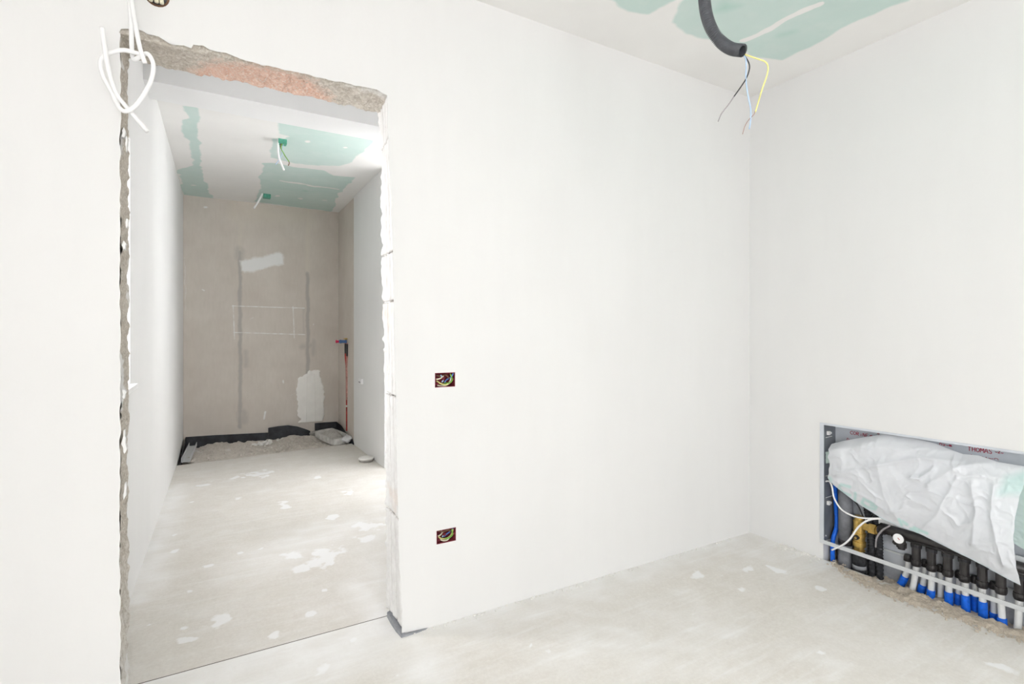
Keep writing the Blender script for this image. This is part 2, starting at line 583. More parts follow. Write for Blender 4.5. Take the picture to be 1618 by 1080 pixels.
def floor_mask(X, Y, zone):
    nx = (fbm(X * 14, Y * 14, 3) - 0.5) * 0.03
    ny = (fbm(X * 14, Y * 14, 9) - 0.5) * 0.03
    xx, yy = X + nx, Y + ny
    r = np.zeros(X.shape)
    rn = (fbm(X * 22, Y * 22, 33, 3) - 0.5) * 2.6
    for (px, py, hw, hh) in SPL:
        c = atZ(px, py, 0); a = atZ(px + hw, py, 0); b = atZ(px, py - hh, 0)
        rx = math.hypot(a[0] - c[0], a[1] - c[1]); ry = math.hypot(b[0] - c[0], b[1] - c[1])
        ux, uy = cs, -sn      # camera right on the floor
        du = (xx - c[0]) * ux + (yy - c[1]) * uy
        dv = -(xx - c[0]) * uy + (yy - c[1]) * ux
        r = np.maximum(r, np.clip(1.35 - np.sqrt((du / rx) ** 2 + (dv / ry) ** 2) * 0.95 + rn, 0, 1))
    g = np.zeros(X.shape)
    b = np.zeros(X.shape)
    if zone == 0:
        g = np.maximum(g, np.clip(1 - (YW - Y) / (0.16 + 0.12 * fbm(X * 3, Y * 3, 5)), 0, 1) ** 0.8 * 0.95)
        g = np.maximum(g, np.clip(1 - (X1 - X) / (0.26 + 0.1 * fbm(X * 3, Y * 3, 6)), 0, 1) * 0.8 * (Y > 1.5))
        for (px, py, rad, st) in ((960, 1010, 0.42, 0.75), (1080, 990, 0.36, 0.7), (820, 985, 0.25, 0.6), (1200, 870, 0.35, 0.6), (1400, 1040, 0.4, 0.5)):
            c = atZ(px, py, 0)
            g = np.maximum(g, st * np.clip(1 - np.hypot(X - c[0], Y - c[1]) / rad, 0, 1) ** 0.7 * (0.55 + 0.9 * (fbm(X * 9 - Y * 5, Y * 26 + X * 20, 12) - 0.3)))
        d = seg_dist(X, Y, [(0.62, 2.19), (0.70, 1.96), (0.66, 1.75)])
        g = np.maximum(g, np.clip(1.1 - d / 0.14, 0, 1) * 0.9)
    else:
        for pts, w, st in (([atZ(560, 925, 0)[:2], atZ(610, 985, 0)[:2]], 0.09, 0.9), ([atZ(215, 940, 0)[:2], atZ(275, 770, 0)[:2]], 0.13, 0.75),
                           ([atZ(600, 760, 0)[:2], atZ(600, 960, 0)[:2]], 0.20, 0.4), ([atZ(430, 880, 0)[:2], atZ(560, 830, 0)[:2]], 0.30, 0.55)):
            d = seg_dist(xx, yy, pts)
            g = np.maximum(g, np.clip(1.15 - d / w, 0, 1) * st)
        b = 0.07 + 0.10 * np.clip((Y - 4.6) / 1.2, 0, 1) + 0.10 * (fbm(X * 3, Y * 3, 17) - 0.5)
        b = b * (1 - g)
    return np.stack([r, g, b], -1)


def floor_grid(name, xs, ys, zone, keep=None):
    X, Y = np.meshgrid(xs, ys, indexing='ij')
    Z = (fbm(X * 2.5, Y * 2.5, 2) - 0.5) * 0.002
    return grid_mesh(name, np.stack([X, Y, Z], -1), M['floor'], mask=floor_mask(X, Y, zone))


GAP = 0.0022
struct(floor_grid('floor', axis_pts(X0 - 0.1, X1 + 0.001, -0.5, X1 + 0.001, 0.013), axis_pts(Y0 - 0.1, YB - GAP, 0.75, YB - GAP, 0.013), 0))
TR0, TR1 = 5.66, 5.84      # front edge of the shower recess, left and right
xs = axis_pts(-0.42, XR + 0.1, -0.42, XR + 0.1, 0.013)
ts = np.linspace(0, 1, 290)
X, T = np.meshgrid(xs, ts, indexing='ij')
edge = TR0 + (TR1 - TR0) * (X + 0.25) / 1.6 + (fbm(X * 9, X * 0, 4) - 0.5) * 0.035
Y = (YB + GAP) + (edge - YB - GAP) * T
struct(grid_mesh('floor_far', np.stack([X, Y, (fbm(X * 2.5, Y * 2.5, 2) - 0.5) * 0.002], -1), M['floor'], mask=floor_mask(X, Y, 1)))
# screed edge of the recess and the slab below
mb = MB()
e = [(x, TR0 + (TR1 - TR0) * (x + 0.25) / 1.6 + float((fbm(np.array(x * 9), np.array(0.0), 4) - 0.5) * 0.035)) for x in xs[::2]]
for p, q in zip(e[:-1], e[1:]):
    mb.quad((p[0], p[1], 0.001), (p[0], p[1], -0.12), (q[0], q[1], -0.12), (q[0], q[1], 0.001))
struct(mb.build('trim_1', M['trench']))
struct(MB().box((X0 - 0.2, Y0 - 0.2, -0.2), (X1 + 0.3, YF + 0.2, -0.115)).build('floor_slab', M['slab']))


# ------------------------------------------------------------------ walls of the main room
def rects(u0, u1, v0, v1, holes):
    us = sorted({u0, u1, *[h[0] for h in holes], *[h[1] for h in holes]})
    vs = sorted({v0, v1, *[h[2] for h in holes], *[h[3] for h in holes]})
    for a, b in zip(us[:-1], us[1:]):
        for c, d in zip(vs[:-1], vs[1:]):
            m = ((a + b) / 2, (c + d) / 2)
            if not any(h[0] < m[0] < h[1] and h[2] < m[1] < h[3] for h in holes):
                yield a, b, c, d


def thick_wall(name, axis, p0, p1, u0, u1, v0, v1, holes, m):
    """wall between planes p0 (room side) and p1; axis 'x' or 'y'; holes get reveals"""
    mb = MB()
    P = (lambda p, u, v: (p, u, v)) if axis == 'x' else (lambda p, u, v: (u, p, v))
    for a, b, c, d in rects(u0, u1, v0, v1, holes):
        for p in (p0, p1):
            mb.quad(P(p, a, c), P(p, b, c), P(p, b, d), P(p, a, d))
    for a, b, c, d in list(holes) + [(u0, u1, v0, v1)]:
        for q in (((a, c), (b, c)), ((b, c), (b, d)), ((b, d), (a, d)), ((a, d), (a, c))):
            mb.quad(P(p0, *q[0]), P(p0, *q[1]), P(p1, *q[1]), P(p1, *q[0]))
    return struct(mb.build(name, m))


def window(name, axis, p, a, b, c, d, mull=True):
    P = (lambda q, u, v: (q, u, v)) if axis == 'x' else (lambda q, u, v: (u, q, v))
    fr = MB(); w, t = 0.06, 0.03

    def bar(u0, u1, v0, v1):
        fr.box(P(p - t, u0, v0), P(p + t, u1, v1))
    bar(a, b, c, c + w); bar(a, b, d - w, d); bar(a, a + w, c + w, d - w); bar(b - w, b, c + w, d - w)
    if mull: bar((a + b) / 2 - w / 2, (a + b) / 2 + w / 2, c + w, d - w)
    o = struct(fr.build(name, M['frame']))
    g = MB().quad(P(p, a + w, c + w), P(p, b - w, c + w), P(p, b - w, d - w), P(p, a + w, d - w)).build('window_pane', M['pane'], o)
    return o


thick_wall('wall_back', 'y', Y0, Y0 - 0.3, X0 - 0.3, X1 + 0.3, -0.1, 2.9, WIN_BACK, M['plaster'])
thick_wall('wall_left', 'x', X0, X0 - 0.3, Y0, YW, -0.1, 2.9, WIN_LEFT, M['plaster'])
for i, (a, b, c, d) in enumerate(WIN_BACK): window('window_%d' % (i + 1), 'y', Y0 - 0.12, a, b, c, d)
for a, b, c, d in WIN_LEFT: window('window_3', 'x', X0 - 0.12, a, b, c, d)

# right wall with the niche of the manifold cabinet
CY0, CY1, CZ0, CZ1 = 0.57, 1.59, 0.10, 0.722      # cabinet opening (Y, Z)
CD = 0.11                                          # cabinet depth
wall_right = thick_wall('wall_right', 'x', X1, X1 + 0.28, Y0, YW + 0.3, -0.1, 2.9, [(CY0, CY1 - 0.012, -0.1, CZ1)], M['plaster'])
MB().box((X1 + CD + 0.006, CY0 - 0.02, -0.12), (X1 + 0.27, CY1 + 0.02, CZ1 + 0.02)).build('niche_back', M['slab'], wall_right)

# door wall
LJ = -0.248
FR = [(612, 150), (614, 235), (618, 300), (621, 400), (624, 550), (627, 700), (630, 850), (633, 960), (635, 1003)]
BK = [(598, 168), (603, 240), (604, 300), (605, 400), (606, 480), (609, 560), (610, 640), (611, 800), (612, 973)]
fz = sorted((atY(x, y, YW)[2], atY(x, y, YW)[0]) for x, y in FR)
bz = sorted((atY(x, y, YB)[2], atY(x, y, YB)[0]) for x, y in BK)
f_front = lambda z: float(np.interp(z, [p[0] for p in fz], [p[1] for p in fz]))
f_back = lambda z: float(np.interp(z, [p[0] for p in bz], [p[1] for p in bz]))
ZL = 2.139
LINT = [(188, 44), (204, 46), (222, 48), (233, 55), (252, 57), (268, 70), (290, 73), (303, 77), (305, 70), (321, 72), (332, 79), (353, 83), (370, 89),
        (394, 97), (420, 104), (450, 111), (490, 119), (530, 128), (575, 137), (600, 143), (611, 150)]
lp = [(atY(x, y, YW)[0], atY(x, y, YW)[2]) for x, y in LINT]
SOCK = [(0.795, 0.885, 0.981, 1.041), (0.802, 0.889, 0.334, 0.390)]
mb = MB()
WT = 2.9
# broad faces
mb.quad((X0 - 0.3, YW, -0.1), (-0.32, YW, -0.1), (-0.32, YW, WT), (X0 - 0.3, YW, WT))
mb.quad((-0.32, YW, 2.30), (0.74, YW, 2.30), (0.74, YW, WT), (-0.32, YW, WT))
for a, b, c, d in rects(0.74, X1 + 0.3, -0.1, WT, SOCK):
    mb.quad((a, YW, c), (b, YW, c), (b, YW, d), (a, YW, d))
# ragged strips round the opening
zs = np.linspace(-0.02, ZL, 190)
rag = lambda z, s, k: (float(fbm(np.array(z * k), np.array(s * 3.3), s)) - 0.5)
for z0, z1 in zip(zs[:-1], zs[1:]):
    l0, l1 = LJ + rag(z0, 1, 30) * 0.010, LJ + rag(z1, 1, 30) * 0.010
    mb.quad((-0.32, YW, z0), (l0, YW, z0), (l1, YW, z1), (-0.32, YW, z1))
    r0, r1 = f_front(z0) + rag(z0, 2, 28) * 0.007, f_front(z1) + rag(z1, 2, 28) * 0.007
    if z0 < 0.26: r0 += 0.010 * math.sin(max(0, 0.26 - z0) / 0.26 * 3) * (0.6 + rag(z0, 4, 60))
    if z1 < 0.26: r1 += 0.010 * math.sin(max(0, 0.26 - z1) / 0.26 * 3) * (0.6 + rag(z1, 4, 60))
    mb.quad((r0, YW, z0), (0.74, YW, z0), (0.74, YW, z1), (r1, YW, z1))
xs_l = np.linspace(-0.32, 0.74, 200)
lz = lambda x: max(ZL - 0.002, float(np.interp(x, [p[0] for p in lp], [p[1] for p in lp]))) + rag(x, 6, 40) * 0.010
for a, b in zip(xs_l[:-1], xs_l[1:]):
    za = lz(a) if LJ - 0.002 < a < 0.60 else ZL; zb = lz(b) if LJ - 0.002 < b < 0.60 else ZL
    mb.quad((a, YW, za), (b, YW, zb), (b, YW, 2.30), (a, YW, 2.30))
# back face and plain cores behind the rough reveals
for a, b, c, d in rects(X0 - 0.3, X1 + 0.3, -0.1, WT, [(LJ - 0.004, 0.72, -0.1, ZL + 0.004)]):
    mb.quad((a, YB, c), (b, YB, c), (b, YB, d), (a, YB, d))
for a, b, c, d in SOCK:
    for q in (((a, c), (b, c)), ((b, c), (b, d)), ((b, d), (a, d)), ((a, d), (a, c))):
        mb.quad((q[0][0], YW, q[0][1]), (q[1][0], YW, q[1][1]), (q[1][0], YW + 0.012, q[1][1]), (q[0][0], YW + 0.012, q[0][1]))
mb.quad((X0 - 0.3, YW, WT), (X1 + 0.3, YW, WT), (X1 + 0.3, YB, WT), (X0 - 0.3, YB, WT))
wall_door = struct(mb.build('wall_front', M['plaster']))
# dark core plane right behind the plaster skin, so the jagged edge shows broken wall, and back strip
mb = MB()
mb.box((LJ - 0.09, YW + 0.010, ZL + 0.008), (0.72, YB - 0.004, 2.30))
mb.box((LJ - 0.09, YW + 0.010, -0.02), (LJ - 0.008, YB - 0.004, ZL + 0.01))
core = mb.build('wall_core', M['rough'], wall_door)
mb = MB()
n = 60
for k in range(n):
    z0, z1 = ZL * k / n, ZL * (k + 1) / n
    a0, a1, b0, b1 = f_front(z0) + .03, f_front(z1) + .03, f_back(z0) + .026, f_back(z1) + .026
    mb.quad((a0, YW + .004, z0), (b0, YB, z0), (b1, YB, z1), (a1, YW + .004, z1))
    mb.quad((b0, YB - 0.001, z0), (0.74, YB - 0.001, z0), (0.74, YB - 0.001, z1), (b1, YB - 0.001, z1))
mb.build('jamb_core', M['jamb'], wall_door)

# lintel underside: crumbled masonry
nx_, ny_ = 300, 46
xs_ = np.linspace(LJ - 0.01, 0.625, nx_); tt = np.linspace(-0.18, 1, ny_)
X, T = np.meshgrid(xs_, tt, indexing='ij')
Y = YW + 0.006 + (YB - YW - 0.006) * np.clip(T, 0, 1)
Z = ZL + np.where(T < 0, -T * 0.35, 0) + (fbm(X * 26, Y * 26, 21, 5) - 0.5) * 0.022 + (fbm(X * 90, Y * 90, 25, 3) - 0.5) * 0.008
u = (X - LJ) / (0.6 - LJ)
red = 1.25 * np.clip(1.25 - np.abs(u - 0.50) / 0.30, 0, 1) * (0.4 + 0.9 * np.clip(T, 0, 1)) + 0.25 * (fbm(X * 8, Y * 20, 30) - 0.4)
whit = np.clip((u - 0.55) * 0.8, 0, 0.5) * np.clip(1 - T * 1.4, 0, 1) + 0.45 * np.clip((u - 0.3) * 2, 0, 1) * np.clip(0.45 - T, 0, 1)
grid_mesh('lintel_underside', np.stack([X, Y, Z], -1), M['rough'], wall_door, mask=np.stack([red, whit, whit * 0], -1))

# left reveal: crumbled masonry
zs_ = np.linspace(-0.01, ZL + 0.03, 420); tt = np.linspace(0, 1, 26)
Zg, T = np.meshgrid(zs_, tt, indexing='ij')
Y = YW + (YB - YW) * T
Xg = LJ + (fbm(Zg * 26, Y * 26, 41, 5) - 0.5) * 0.020 + (fbm(Zg * 80, Y * 80, 45, 3) - 0.5) * 0.006
wh = 0.55 * np.clip(1 - Zg / 1.5, 0, 1) + 0.9 * (np.clip((fbm(Zg * 9, Y * 5, 48) - 0.62) * 8, 0, 1))
grid_mesh('reveal', np.stack([Xg, Y, Zg], -1), M['rough'], wall_door, mask=np.stack([T * 0, wh, T * 0], -1))
# plaster flakes that cling to the left edge
for (px, py, w, h) in ((196, 212, 3, 11), (197, 388, 3, 9), (197, 622, 3, 8), (197, 700, 3, 20), (200, 228, 2, 12), (201, 352, 2, 9), (198, 775, 2, 14)):
    c = atY(px, py, YW + 0.01); s = 1.64 / FPX
    pts = [(c[0] + math.cos(a) * w * s * random.uniform(.3, 1.3), c[2] + math.sin(a) * h * s * random.uniform(.5, 1.2)) for a in np.linspace(0, 2 * math.pi, 15)[:-1]]
    mb = MB(); n = len(pts)
    f = [(x, YW - 0.001, z) for x, z in pts]; b = [(x, YW + 0.02, z) for x, z in pts]
    mb.quad(*f)
    for i in range(n):
        j = (i + 1) % n
        mb.quad(f[i], b[i], b[j], f[j])
    mb.build('plaster_flake', M['plaster'], wall_door)

# right reveal: stacked hollow blocks with vertical grooves
zj = [0.03] + [atY(612, y, YB)[2] for y in (800, 620, 478, 405, 240)][0:] + [ZL + 0.004]
zj = sorted(zj)
for k, (z0, z1) in enumerate(zip(zj[:-1], zj[1:])):
    nz, ny = max(12, int((z1 - z0) / 0.006)), 34
    Zg, T = np.meshgrid(np.linspace(z0 + 0.0015, z1 - 0.0015, nz), np.r_[-0.06, -0.03, np.linspace(0, 1, ny)], indexing='ij')
    ff = np.vectorize(f_front)(Zg); bb = np.vectorize(f_back)(Zg)
    Tn = T; T = np.clip(T, 0, 1)
    Y = YW + 0.003 + (YB + 0.001 - YW) * T
    Xb = ff + (bb - ff) * T + np.where(Tn < 0, -Tn / 0.06 * 0.04, 0)
    sh = (random.random() - 0.5) * 0.07
    gr = 0.018 * np.exp(-((T - 0.30 - sh) / 0.035) ** 2) + 0.018 * np.exp(-((T - 0.62 - sh) / 0.035) ** 2) + 0.008 * np.exp(-((T - 0.83) / 0.03) ** 2)
    smear = np.clip((fbm(Zg * 6, T * 3 + k, 60 + k) - 0.56) * 5, 0, 1)
    gr = gr * (1 - 0.8 * smear)
    e = np.minimum(Zg - z0, z1 - Zg)
    end = 0.007 * np.exp(-(e / 0.004) ** 2)
    lipb = -(0.010 * np.clip((T - 0.82) / 0.18, 0, 1) ** 1.5 * (fbm(Zg * 45, T * 0 + k, 70, 5) * 1.6 - 0.45))
    bump = (fbm(Zg * 40, T * 7, 80 + k, 5) - 0.5) * 0.007
    Xg = Xb + gr + end + lipb + bump
    mk = np.clip(gr / 0.012 - 0.35, 0, 1) * (0.55 + 0.45 * vnoise(Zg * 30, T * 4, 77)) + np.clip(end / 0.004, 0, 1) * 0.9
    grid_mesh('block', np.stack([Xg, Y, Zg], -1), M['jamb'], wall_door, flip=True, mask=np.stack([mk, mk * 0, mk * 0], -1))
# dark insulation strip left showing at the foot of the jamb
pts = [(f_back(0) - 0.004, YB - 0.01), (f_back(0) - 0.006, YB - 0.07), (f_front(0) - 0.012, YW + 0.04), (f_front(0) - 0.006, YW - 0.012), (f_front(0) + 0.05, YW - 0.012), (f_front(0) + 0.10, YW - 0.006)]
mb = MB()
hts = [0.022, 0.026, 0.020, 0.010, 0.006, 0.002]
for (p, q, h0, h1) in zip(pts[:-1], pts[1:], hts[:-1], hts[1:]):
    mb.quad((*p, 0), (*q, 0), (*q, h1), (*p, h0))
    mb.quad((*p, h0), (*q, h1), (q[0] + 0.02, q[1] + 0.01, h1), (p[0] + 0.02, p[1] + 0.01, h0))
mb.build('edge_strip', M['greyband'], wall_door)


# crumbs of plaster along the wall foot
def crumbs(name, spots, m, parent, seed=1):
    rnd = random.Random(seed); mb = MB()
    for (x, y, z, r) in spots:
        i = len(mb.v)
        for a in range(6):
            t = a * math.pi / 3
            mb.v.append((x + math.cos(t) * r * rnd.uniform(.6, 1.2), y + math.sin(t) * r * rnd.uniform(.6, 1.2), z))
        for a in range(3):
            t = a * 2.1
            mb.v.append((x + math.cos(t) * r * .5, y + math.sin(t) * r * .5, z + r * rnd.uniform(.5, 1.1)))
        for a in range(6):
            mb.f.append((i + a, i + (a + 1) % 6, i + 6 + ((a + 1) % 6) // 2, i + 6 + a // 2) if a % 2 else (i + a, i + (a + 1) % 6, i + 6 + a // 2))
        mb.f.append((i + 6, i + 7, i + 8))
    o = mb.build(name, m, parent); o['kind'] = 'stuff'
    return o


sp = [(random.uniform(0.7, 2.75), YW - abs(random.gauss(0, 0.012)) - 0.004, 0, random.uniform(.002, .006)) for _ in range(160)]
sp += [(X1 - abs(random.gauss(0, 0.03)) - 0.004, random.uniform(1.58, 1.82), 0, random.uniform(.002, .009)) for _ in range(90)]
props(crumbs('plaster_crumbs', sp, M['patch'], None, 3), 'white plaster crumbs lying along the foot of the walls', 'debris')

# ------------------------------------------------------------------ main ceiling
xs = axis_pts(X0 - 0.2, X1 + 0.1, 0.9, X1 + 0.1, 0.011)
ys = axis_pts(Y0 - 0.2, YW + 0.05, 0.75, YW + 0.05, 0.011)
X, Y = np.meshgrid(xs, ys, indexing='ij')
xx = X + (fbm(X * 7, Y * 7, 90) - 0.5) * 0.06; yy = Y + (fbm(X * 7, Y * 7, 95) - 0.5) * 0.06
q = lambda x, y: atZ(x, y, ZC)[:2]
z6 = lambda x, y: q(930 + x / 3.236, y / 3.236)
pa = [z6(60, -30), z6(130, 15), z6(200, 50), z6(300, 68), z6(370, 28), z6(470, -30), (1.70, 0.9), (1.66, -0.5), (1.05, -0.5), (1.05, 1.72), (1.25, 1.76)]
pb = [z6(418, 122), z6(500, 168), z6(650, 218), z6(770, 258), z6(900, 290), z6(1000, 308), z6(1100, 262), z6(1200, 205), z6(1300, 142), z6(1400, 96), z6(1500, 52), z6(1618, 8),
      (2.56, 0.7), (2.6, -0.6), (1.86, -0.6), (1.84, 1.0), z6(480, -10), z6(440, 70)]
pc = [(-1.25, 1.7), (0.55, 1.7), (0.55, -2.3), (-1.25, -2.3)]
g = np.maximum.reduce([soft(poly_sd(xx, yy, p), 0.035) for p in (pa, pb)])
strip = [z6(790, 213), z6(900, 160), z6(1010, 105), z6(1185, 12)]
g = g * (1 - soft(seg_dist(xx, yy, strip) - 0.018, 0.012))
dk = 0.5 * soft(poly_sd(X, Y, [z6(640, 60), z6(690, 15), z6(770, 30), z6(700, 55)]), 0.03)
dk = np.maximum(dk, 0.3 * soft(seg_dist(X, Y, [z6(985, 180), z6(1040, 165)]) - .02, 0.02))
struct(grid_mesh('ceiling', np.stack([X, Y, np.full(X.shape, ZC)], -1), M['ceiling'], mask=np.stack([g, dk, g * 0], -1), flip=True))

# ------------------------------------------------------------------ far room shell
LX0, LX1 = -0.332, -0.268          # the left wall runs slightly askew
lx = lambda y: LX0 + (LX1 - LX0) * (y - YB) / (YF - YB)
mb = MB()
a, b, c, d = WIN_FAR
for u0, u1, v0, v1 in rects(YB - 0.01, YF + 0.05, -0.115, 2.8, [WIN_FAR]):
    mb.quad((lx(u0), u0, v0), (lx(u1), u1, v0), (lx(u1), u1, v1), (lx(u0), u0, v1))
for p, r in (((a, c), (b, c)), ((b, c), (b, d)), ((b, d), (a, d)), ((a, d), (a, c))):
    mb.quad((lx(p[0]), p[0], p[1]), (lx(r[0]), r[0], r[1]), (-0.46, r[0], r[1]), (-0.46, p[0], p[1]))
for u0, u1, v0, v1 in rects(YB - 0.01, YF + 0.05, -0.115, 2.8, [WIN_FAR]):
    mb.quad((-0.46, u0, v0), (-0.46, u1, v0), (-0.46, u1, v1), (-0.46, u0, v1))
struct(mb.build('wall_far_left', M['plaster']))
w4 = window('window_4', 'x', -0.40, *WIN_FAR, mull=False)
sl = MB().box((-0.39, WIN_FAR[0], WIN_FAR[2] - 0.005), (lx(2.9) + 0.028, 2.93, WIN_FAR[2] + 0.016))
sl.build('window_sill', M['white_plastic'], w4)

# far wall: bare board with seams, chalk marks and filler
U = np.linspace(-0.36, XR + 0.06, 290); V = np.linspace(-0.12, ZC2 + 0.05, 470)
Ug, Vg = np.meshgrid(U, V, indexing='ij')
fw = lambda px, py: (atY(px, py, YF)[0], atY(px, py, YF)[2])
zf = lambda x, y: fw(270 + x / 2.348, 300 + y / 2.348)
uu = Ug + (fbm(Ug * 12, Vg * 12, 101) - 0.5) * 0.03; vv = Vg + (fbm(Ug * 12, Vg * 12, 105) - 0.5) * 0.03
r = soft(poly_sd(uu, vv, [zf(258, 262), zf(400, 233), zf(418, 240), zf(420, 275), zf(275, 308), zf(262, 300)]), 0.03)
chalk = [[zf(228, 430), zf(495, 438)], [zf(233, 528), zf(497, 536)], [zf(231, 428), zf(236, 552)], [zf(453, 432), zf(458, 548)], [zf(493, 438), zf(493, 535)]]
for i, l in enumerate(chalk):
    r = np.maximum(r, soft(seg_dist(Ug, Vg, l) - (0.006 if i < 4 else 0.001), 0.007) * (0.85 if i < 4 else 0.5) * (0.7 + 0.5 * vnoise(Ug * 30, Vg * 30, 7)))
for p, w in ((([zf(348, 822), zf(345, 850)]), 0.012), (([zf(417, 706), zf(418, 714)]), 0.010), (([zf(122, 371), zf(115, 368)]), 0.008), (([zf(305, 470), zf(295, 480)]), 0.004),
             (([zf(53, 250), zf(54, 450)]), 0.003), (([zf(440, 765), zf(468, 750)]), 0.002), (([zf(135, 62), zf(128, 62)]), 0.012), (([zf(528, 500), zf(529, 498)]), 0.006)):
    r = np.maximum(r, 0.8 * soft(seg_dist(uu, vv, p) - w, 0.010))
r = np.maximum(r, 0.16 * soft(poly_sd(uu, vv, [zf(390, 180), zf(420, 160), zf(430, 200), zf(400, 215)]), 0.06))
r = np.maximum(r, 0.12 * soft(poly_sd(uu, vv, [zf(280, 460), zf(320, 465), zf(330, 495), zf(285, 500)]), 0.06))
gm = soft(seg_dist(uu, vv, [zf(256, 230), zf(258, 880)]) - 0.018, 0.008)
gm = np.maximum(gm, soft(seg_dist(uu, vv, [zf(508, 310), zf(508, 680)]) - 0.020, 0.008))
for p, w in (([zf(255, 225), zf(255, 245)], 0.05), ([zf(265, 830), zf(268, 850)], 0.055), ([zf(278, 600), zf(279, 650)], 0.02), ([zf(490, 580), zf(520, 575)], 0.03), ([zf(530, 560), zf(528, 610)], 0.02)):
    gm = np.maximum(gm, 0.6 * soft(seg_dist(uu, vv, p) - w, 0.02))
gm = np.maximum(gm, 0.35 * soft(seg_dist(uu, vv, [zf(492, 440), zf(493, 530)]) - 0.012, 0.01))
bm_ = 0.8 * soft(seg_dist(uu, vv, [zf(235, 55), zf(236, 100)]) - 0.04, 0.05)
bm_ = np.maximum(bm_, 0.7 * soft(poly_sd(uu, vv, [zf(250, 50), zf(520, 80), zf(520, 120), zf(255, 110)]), 0.08))
bm_ = np.maximum(bm_, 0.8 * soft(seg_dist(uu, vv, [zf(508, 80), zf(509, 300)]) - 0.02, 0.02))
bm_ = np.maximum(bm_, 0.7 * soft(seg_dist(uu, vv, [zf(258, 110), zf(258, 220)]) - 0.015, 0.02))
wall_far = struct(grid_mesh('wall_far', np.stack([Ug, np.full(Ug.shape, YF), Vg], -1), M['board'], mask=np.stack([r, gm, bm_], -1)))
# proud white plaster patch low on the far wall
pp = [zf(470, 700), zf(500, 682), zf(515, 670), zf(553, 670), zf(556, 700), zf(566, 735), zf(570, 765), zf(565, 800), zf(568, 830), zf(560, 868), zf(535, 880),
      zf(515, 890), zf(488, 880), zf(464, 868), zf(485, 850), zf(468, 838), zf(472, 800), zf(466, 760), zf(468, 725)]
pu = np.linspace(zf(460, 0)[0], zf(575, 0)[0], 70); pv = np.linspace(zf(0, 900)[1], zf(0, 660)[1], 130)
Pu, Pv = np.meshgrid(pu, pv, indexing='ij')
sd = poly_sd(Pu + (fbm(Pu * 30, Pv * 30, 111) - .5) * .03, Pv + (fbm(Pu * 30, Pv * 30, 115) - .5) * .03, pp)
th = np.clip(-sd / 0.012, -1, 1)
ridge = 0.004 * np.exp(-(seg_dist(Pu, Pv, [zf(500, 860), zf(503, 690), zf(530, 685), zf(534, 860)]) / 0.008) ** 2)
grid_mesh('plaster_patch', np.stack([Pu, YF - 0.009 * th - np.where(th > 0.5, ridge, 0) - 0.0005, Pv], -1), M['patch_white'], wall_far)

# far right wall: bare part by the shower, plastered part towards the door
YE = 5.79
U = np.linspace(YE, YF + 0.02, 110); V = np.linspace(-0.12, ZC2 + 0.05, 300)
Ug, Vg = np.meshgrid(U, V, indexing='ij')
rw = lambda px, py: (atX(px, py, XR)[1], atX(px, py, XR)[2])
r = soft((Ug - YE) - 0.02 - 0.05 * (fbm(Ug * 3, Vg * 4, 121) - .4), 0.02)
gm = soft(seg_dist(Ug, Vg, [(6.16, 0.1), (6.17, 1.05)]) - 0.03, 0.02) * 0.5
wall_fr = struct(grid_mesh('wall_far_right', np.stack([np.full(Ug.shape, XR), Ug, Vg], -1), M['board'], mask=np.stack([r, gm, r * 0], -1)))
mb = MB()
mb.box((XR - 0.008, YB - 0.005, -0.1), (XR + 0.1, BY0, 2.8))
mb.box((XR - 0.008, BY1, -0.1), (XR + 0.1, YE, 2.8))
mb.box((XR + 0.004, YE, -0.12), (XR + 0.1, YF + 0.1, 2.8))
mb.build('plaster_coat', M['plaster_far'], wall_fr)
MB().box((-0.7, YF + 0.004, -0.12), (XR + 0.15, YF + 0.1, 2.8)).build('wall_core', M['slab'], wall_far)

thick_wall('wall_added_bay_south', 'y', BY0, BY0 - 0.14, XR, BX + 0.14, -0.1, 2.8, [WIN_ADDED_BAY_S], M['plaster_far'])  # shell of the unseen bay, added for its daylight windows
thick_wall('wall_added_bay_east', 'x', BX, BX + 0.14, BY0, BY1 + 0.14, -0.1, 2.8, [WIN_ADDED_BAY_E], M['plaster_far'])
thick_wall('wall_added_bay_north', 'y', BY1, BY1 + 0.14, XR + 0.1, BX, -0.1, 2.8, [], M['plaster_far'])
window('window_5', 'y', BY0 - 0.09, *WIN_ADDED_BAY_S)  # added window, sends daylight towards the far wall
window('window_6', 'x', BX + 0.09, *WIN_ADDED_BAY_E)  # added window, more daylight for the far room
struct(MB().quad((XR + 0.09, BY0, -0.001), (BX, BY0, -0.001), (BX, BY1, -0.001), (XR + 0.09, BY1, -0.001)).build('floor_added_bay', M['floor']))
struct(MB().quad((XR + 0.09, BY0, ZC2), (XR + 0.09, BY1, ZC2), (BX, BY1, ZC2), (BX, BY0, ZC2)).build('ceiling_added_bay', M['plaster_far']))
struct(MB().box((XR + 0.31, BY0 - 0.12, 2.74), (BX + 0.12, BY1 + 0.12, 2.85)).build('ceiling_slab', M['slab']))

